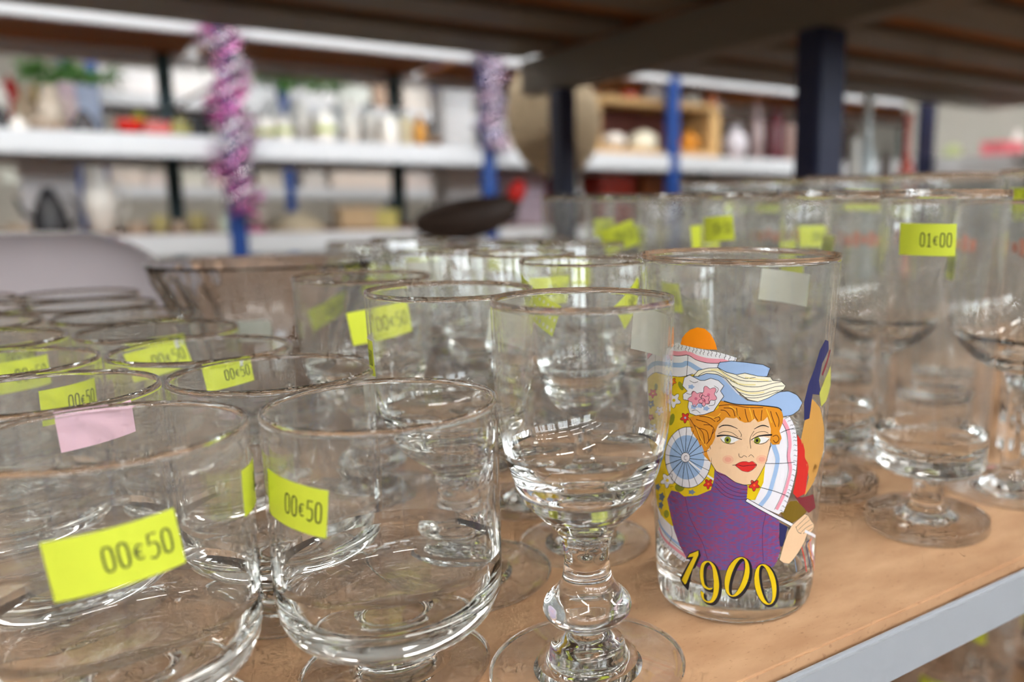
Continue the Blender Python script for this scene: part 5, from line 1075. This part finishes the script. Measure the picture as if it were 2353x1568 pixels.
G('dome', 'dark_teapot', 186, 240, 256, 3.55, S2, (64, 62, 66), 'dark grey teapot in front of the pink and blue boxes', 'teapot', extra='spout')
G('bowl', 'grey_tray', 245, 300, 300, 3.6, S2, (170, 164, 158), 'shallow grey bowl left of the red dish', 'bowl')
G('bowl', 'red_dish', 288, 348, 280, 3.5, S2, (204, 36, 32), 'bright red dish at the front of the middle shelf', 'dish')
G('box', 'red_tin', 350, 408, 282, 3.56, S2, (196, 74, 66), 'faded red tin between the red dish and the olive jar', 'tin')
G('jar', 'lime_jar', 322, 358, 254, 3.84, S2, (190, 188, 84), 'yellowish green jar behind the red dish', 'jar')
G('jar', 'olive_jar', 412, 452, 272, 3.5, S2, (150, 146, 84), 'olive jar left of the black box', 'jar')
G('box', 'black_box', 452, 496, 268, 3.62, S2, (36, 38, 36), 'black lidded box beside the pink tinsel post', 'box')
whites = [('bowl', 592, 644, 276, 'white bowl with a green band right of the tinsel post', 'band'), ('jar', 640, 684, 262, 'white lidded jar second right of the tinsel post', 'band'),
          ('vase', 690, 728, 240, 'white vase third right of the tinsel post', None), ('jar', 736, 780, 252, 'white jar with a green band between two white vases', 'band'),
          ('vase', 796, 836, 232, 'taller white vase in the middle of the white pottery', None), ('cup', 842, 880, 268, 'white beaker right of the taller white vase', None),
          ('jar', 884, 924, 262, 'white lidded jar left of the cream pot', None), ('cup', 926, 956, 276, 'cream pot left of the tan vase', 'handle')]
for k, (kind, u0, u1, v, lab, ex) in enumerate(whites):
    G(kind, 'white_pottery', u0, u1, v, 3.5 + .06*(k % 3), S2, (234, 234, 228) if k < 7 else (236, 226, 190), lab, 'pottery', extra=ex, group='white pottery on the middle shelf')
for k, (u0, u1, v) in enumerate([(560, 610, 250), (615, 668, 236), (672, 720, 228), (760, 806, 238), (836, 878, 240), (898, 950, 246)]):
    G(('jar', 'vase', 'ball')[k % 3], 'white_pottery', u0, u1, v, 3.95, S2, (224, 230, 230), 'pale pot in the rear row of the white pottery, ' + ('first', 'second', 'third', 'fourth', 'fifth', 'last')[k] + ' from the left', 'pottery', group='rear row of white pottery')
G('vase', 'tan_vase', 957, 988, 268, 3.52, S2, (206, 150, 66), 'slim tan vase at the right end of the white pottery', 'vase')
G('bowl', 'brown_bowl', 990, 1020, 318, 3.46, S2, (120, 92, 62), 'small brown bowl next to the tan vase', 'bowl')
G('box', 'white_box', 1012, 1082, 212, 3.7, S2, (236, 238, 240), 'upright white box left of the silver tinsel', 'box')
G('dome', 'white_dome', 1145, 1215, 286, 3.55, S2, (224, 220, 212), 'white cone shaped cover right of the silver tinsel', 'cover')
# lower shelf in view
G('box', 'white_case', 66, 172, 378, 3.86, S4, (234, 234, 236), 'large white case behind the black kettle', 'case')
G('dome', 'black_kettle', 74, 150, 432, 3.50, S4, (22, 24, 32), 'black kettle on the lower shelf at the left', 'kettle', extra='spout')
G('vase', 'white_pitcher', 196, 268, 382, 3.56, S4, (236, 234, 228), 'tall white pitcher right of the black kettle', 'pitcher', extra='handle')
G('bowl', 'beige_dish', 10, 62, 520, 3.46, S4, (176, 158, 134), 'beige dish in front of the black kettle', 'dish')
for k, (u0, u1, v) in enumerate([(288, 334, 512), (345, 382, 498), (392, 425, 508), (430, 470, 494), (478, 502, 505)]):
    G('cup', 'pale_beaker', u0, u1, v, 3.5+.05*(k % 2), S4, (206, 198, 140) if k % 2 else (190, 176, 158),
      ['low beige beaker right of the white pitcher', 'yellowish beaker second from the white pitcher', 'beige beaker between two yellowish beakers',
       'yellowish beaker left of the small green-white jar', 'narrow beige beaker beside the blue post'][k], 'beaker', group='beakers on the lower shelf')
G('jar', 'green_jar', 500, 524, 492, 3.46, S4, (206, 222, 206), 'small green-white jar beside the blue tinsel post', 'jar')
G('ball', 'white_ball', 572, 622, 468, 3.75, S4, (222, 214, 200), 'cream round pot right of the blue tinsel post', 'pot')
G('dome', 'cream_cover', 618, 742, 488, 3.6, S4, (208, 198, 172), 'wide cream domed cover on the lower shelf', 'cover')
G('box', 'beige_basket', 772, 852, 476, 3.6, S4, (200, 176, 140), 'beige box on the lower shelf', 'box')
G('box', 'yellow_case', 856, 906, 482, 3.58, S4, (206, 198, 120), 'pale yellow box right of the beige box', 'box')
G('box', 'white_tub', 1010, 1100, 392, 4.0, S4, (238, 238, 238), 'white upright tub behind the dark basket', 'tub')
G('box', 'lilac_box', 1140, 1235, 400, 3.9, S4, (214, 196, 212), 'lilac white box under the beige round shade', 'box')
G('box', 'red_case', 1235, 1300, 408, 3.9, S4, (120, 26, 26), 'dark red box behind the near blue post', 'box')
G('box', 'red_crate', 1352, 1440, 402, 3.6, S4, (128, 36, 22), 'dark red crate under the wooden cabinet, left one', 'crate')
G('box', 'brown_crate', 1446, 1530, 400, 3.6, S4, (104, 52, 22), 'brown crate under the wooden cabinet, right one', 'crate')
# bottom level, a few dark things
for k, (u0, u1, v, rgb) in enumerate([(180, 240, 600, (110, 24, 24)), (300, 372, 612, (40, 36, 34)), (40, 120, 600, (70, 66, 60))]):
    G('box', 'storage_box', u0, u1, v, 3.7, S0, rgb, ['dark red storage box under the lower shelf', 'black storage box under the lower shelf', 'grey storage box under the lower shelf'][k], 'box')
# farther shelving
for k, (u0, u1, v, rgb) in enumerate([(252, 374, 166, (236, 236, 238)), (396, 512, 170, (230, 230, 230)), (574, 640, 196, (226, 232, 236)), (655, 772, 190, (236, 238, 240)),
                                      (780, 850, 205, (214, 220, 214)), (860, 900, 196, (176, 150, 130)), (925, 1000, 205, (220, 214, 206))]):
    G('box', 'storage_carton', u0, u1, v, 5.95, F1, rgb, 'pale carton ' + ['left of the dark green post', 'right of the dark green post', 'narrow, just right of the tinsel', 'wide, behind the white pottery',
      'greenish, behind the white pottery', 'brownish, behind the white pottery', 'cream, left of the upright white box'][k] + ' on the farther shelving', 'carton', rough=.6, group='cartons on the farther shelving', deep=.3)
for k, (u0, u1, v) in enumerate([(262, 326, 388), (340, 396, 398), (420, 466, 394), (482, 540, 390), (592, 654, 400), (690, 738, 396), (756, 900, 388), (920, 1000, 392), (20, 66, 392)]):
    G('box', 'linen_stack', u0, u1, v, 5.95, F3, (214 - 6*(k % 3), 204 - 5*(k % 2), 194), 'pale folded linen on the farther shelving, ' + ('right of the white pitcher', 'left of the dark green post', 'right of the dark green post', 'left of the tinsel', 'right of the tinsel', 'left of the second blue post', 'longest stack', 'left of the white tub', 'at the left edge')[k], 'linen', rough=.8, group='linen on the farther shelving', deep=.3)
# leafy garlands along the top of the farther shelving
M_LEAF = mat('leaf', (66, 110, 40), .6, noise=.3, nscale=20)
leaf_me = bpy.data.meshes.new('leaf')
leaf_me.from_pydata([(0, 0, 0), (.03, .012, .014), (.075, 0, .006), (.03, -.012, .014)], [], [(0, 3, 2, 1)])
for (ua, ub, lab) in ((60, 262, 'green leaf garland above the pink and blue boxes'), (590, 786, 'green leaf garland above the white cartons')):
    p0, _ = at(ua, 176, 5.72); p1, _ = at(ub, 190, 5.72)
    t = thing('leaf_garland', lab, 'garland', (p0.x, 5.69, EYE+1.05))
    L = p1.x - p0.x; zb = -(EYE+1.05) + p0.z
    cp = [(L*k/14, -.03, zb + .03*math.sin(k*1.1)) for k in range(15)]
    link('vine', tube_mesh('vine', [(0, -.03, .0)] + cp + [(L, -.03, .0)], .006, 5), M_LEAF, t)
    for k in range(120):
        o = link('leaf', leaf_me, M_LEAF, t); f = random.random()
        o.location = (L*f, -.03, zb + .03*math.sin(f*15.4)); o.rotation_euler = (random.uniform(-1.5, 1.5), random.uniform(-1.2, 1.2), random.uniform(0, 6.3)); o.scale = (1.3,)*3

# tinsel wound round two front posts
def tinsel(label, x, z0, z1, cols, seed, rad=.05):
    rnd = random.Random(seed)
    t = thing('tinsel_garland', label, 'garland', (x, 3.33, 0))
    ms = [mat('tinsel_%d' % (hash(c) % 9999), c, .18, metal=.75) for c in cols]
    n = 14
    for k in range(3):
        a0 = k*2.1
        pts = [(.05*math.sin(a0 + i*.85), -.03 - .02*math.cos(a0+i*.85), z0 + (z1-z0)*i/(n*2)) for i in range(n*2+1)]
        link('strand', tube_mesh('strand', pts, .006, 6), ms[k % len(ms)], t)
    # loose foil strips, one joined mass per colour
    for ci, m in enumerate(ms):
        vv, ff = [], []
        for q in range(420):
            h = rnd.random(); z = z0 + (z1-z0)*h
            band = int(h*9 + seed) % len(ms)
            if band != ci and rnd.random() < .8: continue
            a = rnd.uniform(0, 6.28); r0, r1 = .02, rad*rnd.uniform(.8, 1.5)
            c = Vector((.03*math.sin(h*20), -.02, z)); d = Vector((math.cos(a), math.sin(a)*.8, rnd.uniform(-.7, .5)))
            s = d.cross(Vector((rnd.uniform(-1, 1), rnd.uniform(-1, 1), 1))).normalized()*.006
            b = len(vv); vv += [tuple(c+d*r0-s), tuple(c+d*r0+s), tuple(c+d*r1+s), tuple(c+d*r1-s)]; ff.append((b, b+1, b+2, b+3))
        me = bpy.data.meshes.new('foil_strips'); me.from_pydata(vv, [], ff); me.update()
        tag(link('foil_strips', me, m, t), None, None, kind='stuff')
tinsel('pink and silver tinsel garland wound down the blue post at the left', .505, EYE-.03, EYE+.66, [(240, 150, 216), (232, 232, 238), (232, 232, 238), (226, 120, 200)], 3, .052)
tinsel('silver tinsel garland wound round the blue post behind the basket', 1.505, EYE+.22, EYE+.66, [(226, 206, 222), (206, 206, 226)], 8, .046)
G('ball', 'pink_bauble', 560, 602, 522, 3.31 + .09, S4, (206, 90, 150), 'pink bauble on the lower shelf beside the blue post', 'bauble')

# wooden cabinet with goods in and on it
cx0, _ = at(1372, 465, 3.42); cx1, _ = at(1655, 465, 3.42)
CW = cx1.x - cx0.x; CH = .27; M_PINE = mat('pine', (206, 168, 112), .55, noise=.12, nscale=14); M_INNER = mat('dark_red_back', (92, 38, 24), .6, noise=.1, nscale=8)
cab = thing('wooden_cabinet', 'open pine cabinet with a dark red back, right of the near blue post', 'cabinet', (cx0.x + CW/2, 3.56, S2+.0005))
part_box('bottom_panel', cab, M_PINE, -CW/2, CW/2, -.13, .13, 0, .03, .002)
part_box('top_panel', cab, M_PINE, -CW/2, CW/2, -.13, .13, CH-.03, CH, .002)
part_box('side_panel', cab, M_PINE, -CW/2, -CW/2+.035, -.13, .13, .0305, CH-.0305, .002)
part_box('side_panel', cab, M_PINE, CW/2-.06, CW/2, -.13, .13, .0305, CH-.0305, .002)
part_box('back_panel', cab, M_INNER, -CW/2+.036, CW/2-.061, .115, .13, .0305, CH-.0305, .001)
ci, ct = S2+.031, S2+CH+.001
G('ball', 'white_pot', 1382, 1440, 305, 3.52, ci, (228, 222, 214), 'white round pot inside the pine cabinet, left', 'pot')
G('jar', 'cream_pot', 1444, 1512, 300, 3.52, ci, (232, 226, 204), 'cream lidded pot inside the pine cabinet, middle', 'pot')
G('vase', 'orange_vase', 1560, 1604, 302, 3.52, ci, (222, 146, 40), 'orange vase inside the pine cabinet, right of the blue post', 'vase')
G('box', 'tan_tin', 1384, 1420, 222, 3.55, ct, (206, 150, 90), 'tan tin on top of the pine cabinet', 'tin')
G('jar', 'red_pot', 1424, 1466, 206, 3.55, ct, (204, 62, 34), 'orange red pot on top of the pine cabinet', 'pot')
G('ball', 'white_globe', 1476, 1530, 192, 3.55, ct, (232, 228, 226), 'small white globe on top of the pine cabinet', 'globe')
G('ball', 'large_white_globe', 1556, 1610, 206, 3.62, ct, (238, 236, 226), 'large white globe on top of the pine cabinet', 'globe')
G('jar', 'orange_pot', 1618, 1646, 208, 3.55, ct, (206, 112, 56), 'dull orange pot at the right end of the cabinet top', 'pot')
G('vase', 'pale_lamp_base', 1658, 1716, 290, 3.5, S2, (206, 202, 210), 'pale lilac vase right of the pine cabinet', 'vase')
for k, (u0, u1, v, rgb, lab) in enumerate([(1718, 1752, 236, (180, 160, 160), 'pale pink vase right of the pine cabinet'), (1756, 1800, 246, (110, 50, 60), 'dark red jar right of the pale pink vase'),
                                           (1792, 1826, 290, (190, 160, 150), 'pinkish beaker left of the broad dark blue post')]):
    G(('vase', 'jar', 'cup')[k], 'pottery_piece', u0, u1, v, 3.62, S2, rgb, lab, 'pottery')
# far dark cabinet backing that bay
bx0, _ = at(1690, 465, 4.3); bx1, _ = at(1850, 465, 4.3)
db = thing('dark_cabinet', 'dark brown cupboard behind the bay right of the pine cabinet', 'cupboard', ((bx0.x+bx1.x)/2+.5, 4.95, 0))
part_box('body', db, mat('dark_wood', (74, 60, 50), .6, noise=.15, nscale=5), -.9, .9, -.2, .2, 0, 1.9, .004)
for s_ in (-1, 1):
    d_ = part_box('door', db, MATS['dark_wood'], .45*s_-.43, .45*s_+.43, -.222, -.2005, .08, 1.84, .004)
    link('handle', tube_mesh('handle', [(.06*s_, -.235, .9), (.06*s_, -.235, 1.05)], .008, 6), M_PANEL, d_)

# beige round shade hung on the near blue post
sh = thing('round_shade', 'beige round woven shade hung behind the near blue post', 'shade', (1.075, 1.90, EYE+.216), 0)
pr = catmull([(0, 10), (26, 11), (75, 24), (128, 44), (150, 56), (151, 53), (129, 40), (75, 20), (26, 7), (0, 6)], 3)
o = link('shade', lathe_mesh('shade', pr, 48), mat('woven_straw', (184, 168, 140), .75, noise=.1, nscale=60), sh)
o.rotation_euler = (math.radians(-90), 0, math.radians(8))
link('hook', tube_mesh('hook', [(0, .03, .14), (0, -.02, .165), (0, -.06, .15), (0, -.1008, .135)], .003, 6), M_PANEL, sh)

# goods at the right: on the next bay of the glass shelf and on the crosswise shelving
G('bottle', 'clear_bottle', 1962, 2012, 218, .95, SHELF, (196, 206, 206), 'pale grey bottle with a rounded blue stopper behind the tall tumblers', 'bottle', rough=.1)
p, _ = at(1986, 250, .95)
G('bottle', 'red_bottle', 2058, 2098, 262, .98, SHELF, (214, 110, 96), 'red and white bottle behind the tall tumblers', 'bottle', extra='band')
G('cup', 'pale_cup', 1946, 1972, 335, .86, SHELF, (206, 204, 196), 'tall pale beaker left of the grey bottle', 'beaker')
G('jar', 'dark_jar', 2016, 2048, 330, 1.06, SHELF, (110, 96, 88), 'dull brown jar between the grey bottle and the red bottle', 'jar')
ZC = EYE+.1725
def cross(kind, name, Y, X, w, h, rgb, label, cat):
    t = thing(name, label, cat, (X, Y, ZC))
    m = ceramic(rgb, .5)
    if kind == 'box':
        part_box('body', t, m, -.07, .07, -w/2, w/2, 0, h*.8, .003); part_box('lid', t, m, -.073, .073, -w/2-.003, w/2+.003, h*.8+.0005, h, .003)
    else:
        pr = catmull([((q[0]*w/2*1000, q[1]*h*1000) + tuple(q[2:])) for q in SHAPES[kind]], 3)
        link('body', lathe_mesh('body', pr, 28), m, t)
cross('box', 'pink_box', 1.86, 2.96, .10, .055, (226, 120, 130), 'pink box on the crosswise shelving next to the dark blue post', 'box')
cross('dome', 'white_cone', 1.90, 3.12, .06, .11, (220, 214, 210), 'white cone behind the pink box on the crosswise shelving', 'ornament')
cross('box', 'coral_box', 1.60, 2.96, .12, .06, (232, 118, 108), 'coral box at the right edge on the crosswise shelving', 'box')
cross('jar', 'blue_jar', 1.48, 2.96, .08, .07, (150, 170, 196), 'pale blue jar beside the coral box at the right edge', 'jar')
cross('jar', 'green_pot', 2.08, 2.96, .07, .06, (170, 180, 130), 'pale green pot left of the pink box on the crosswise shelving', 'pot')
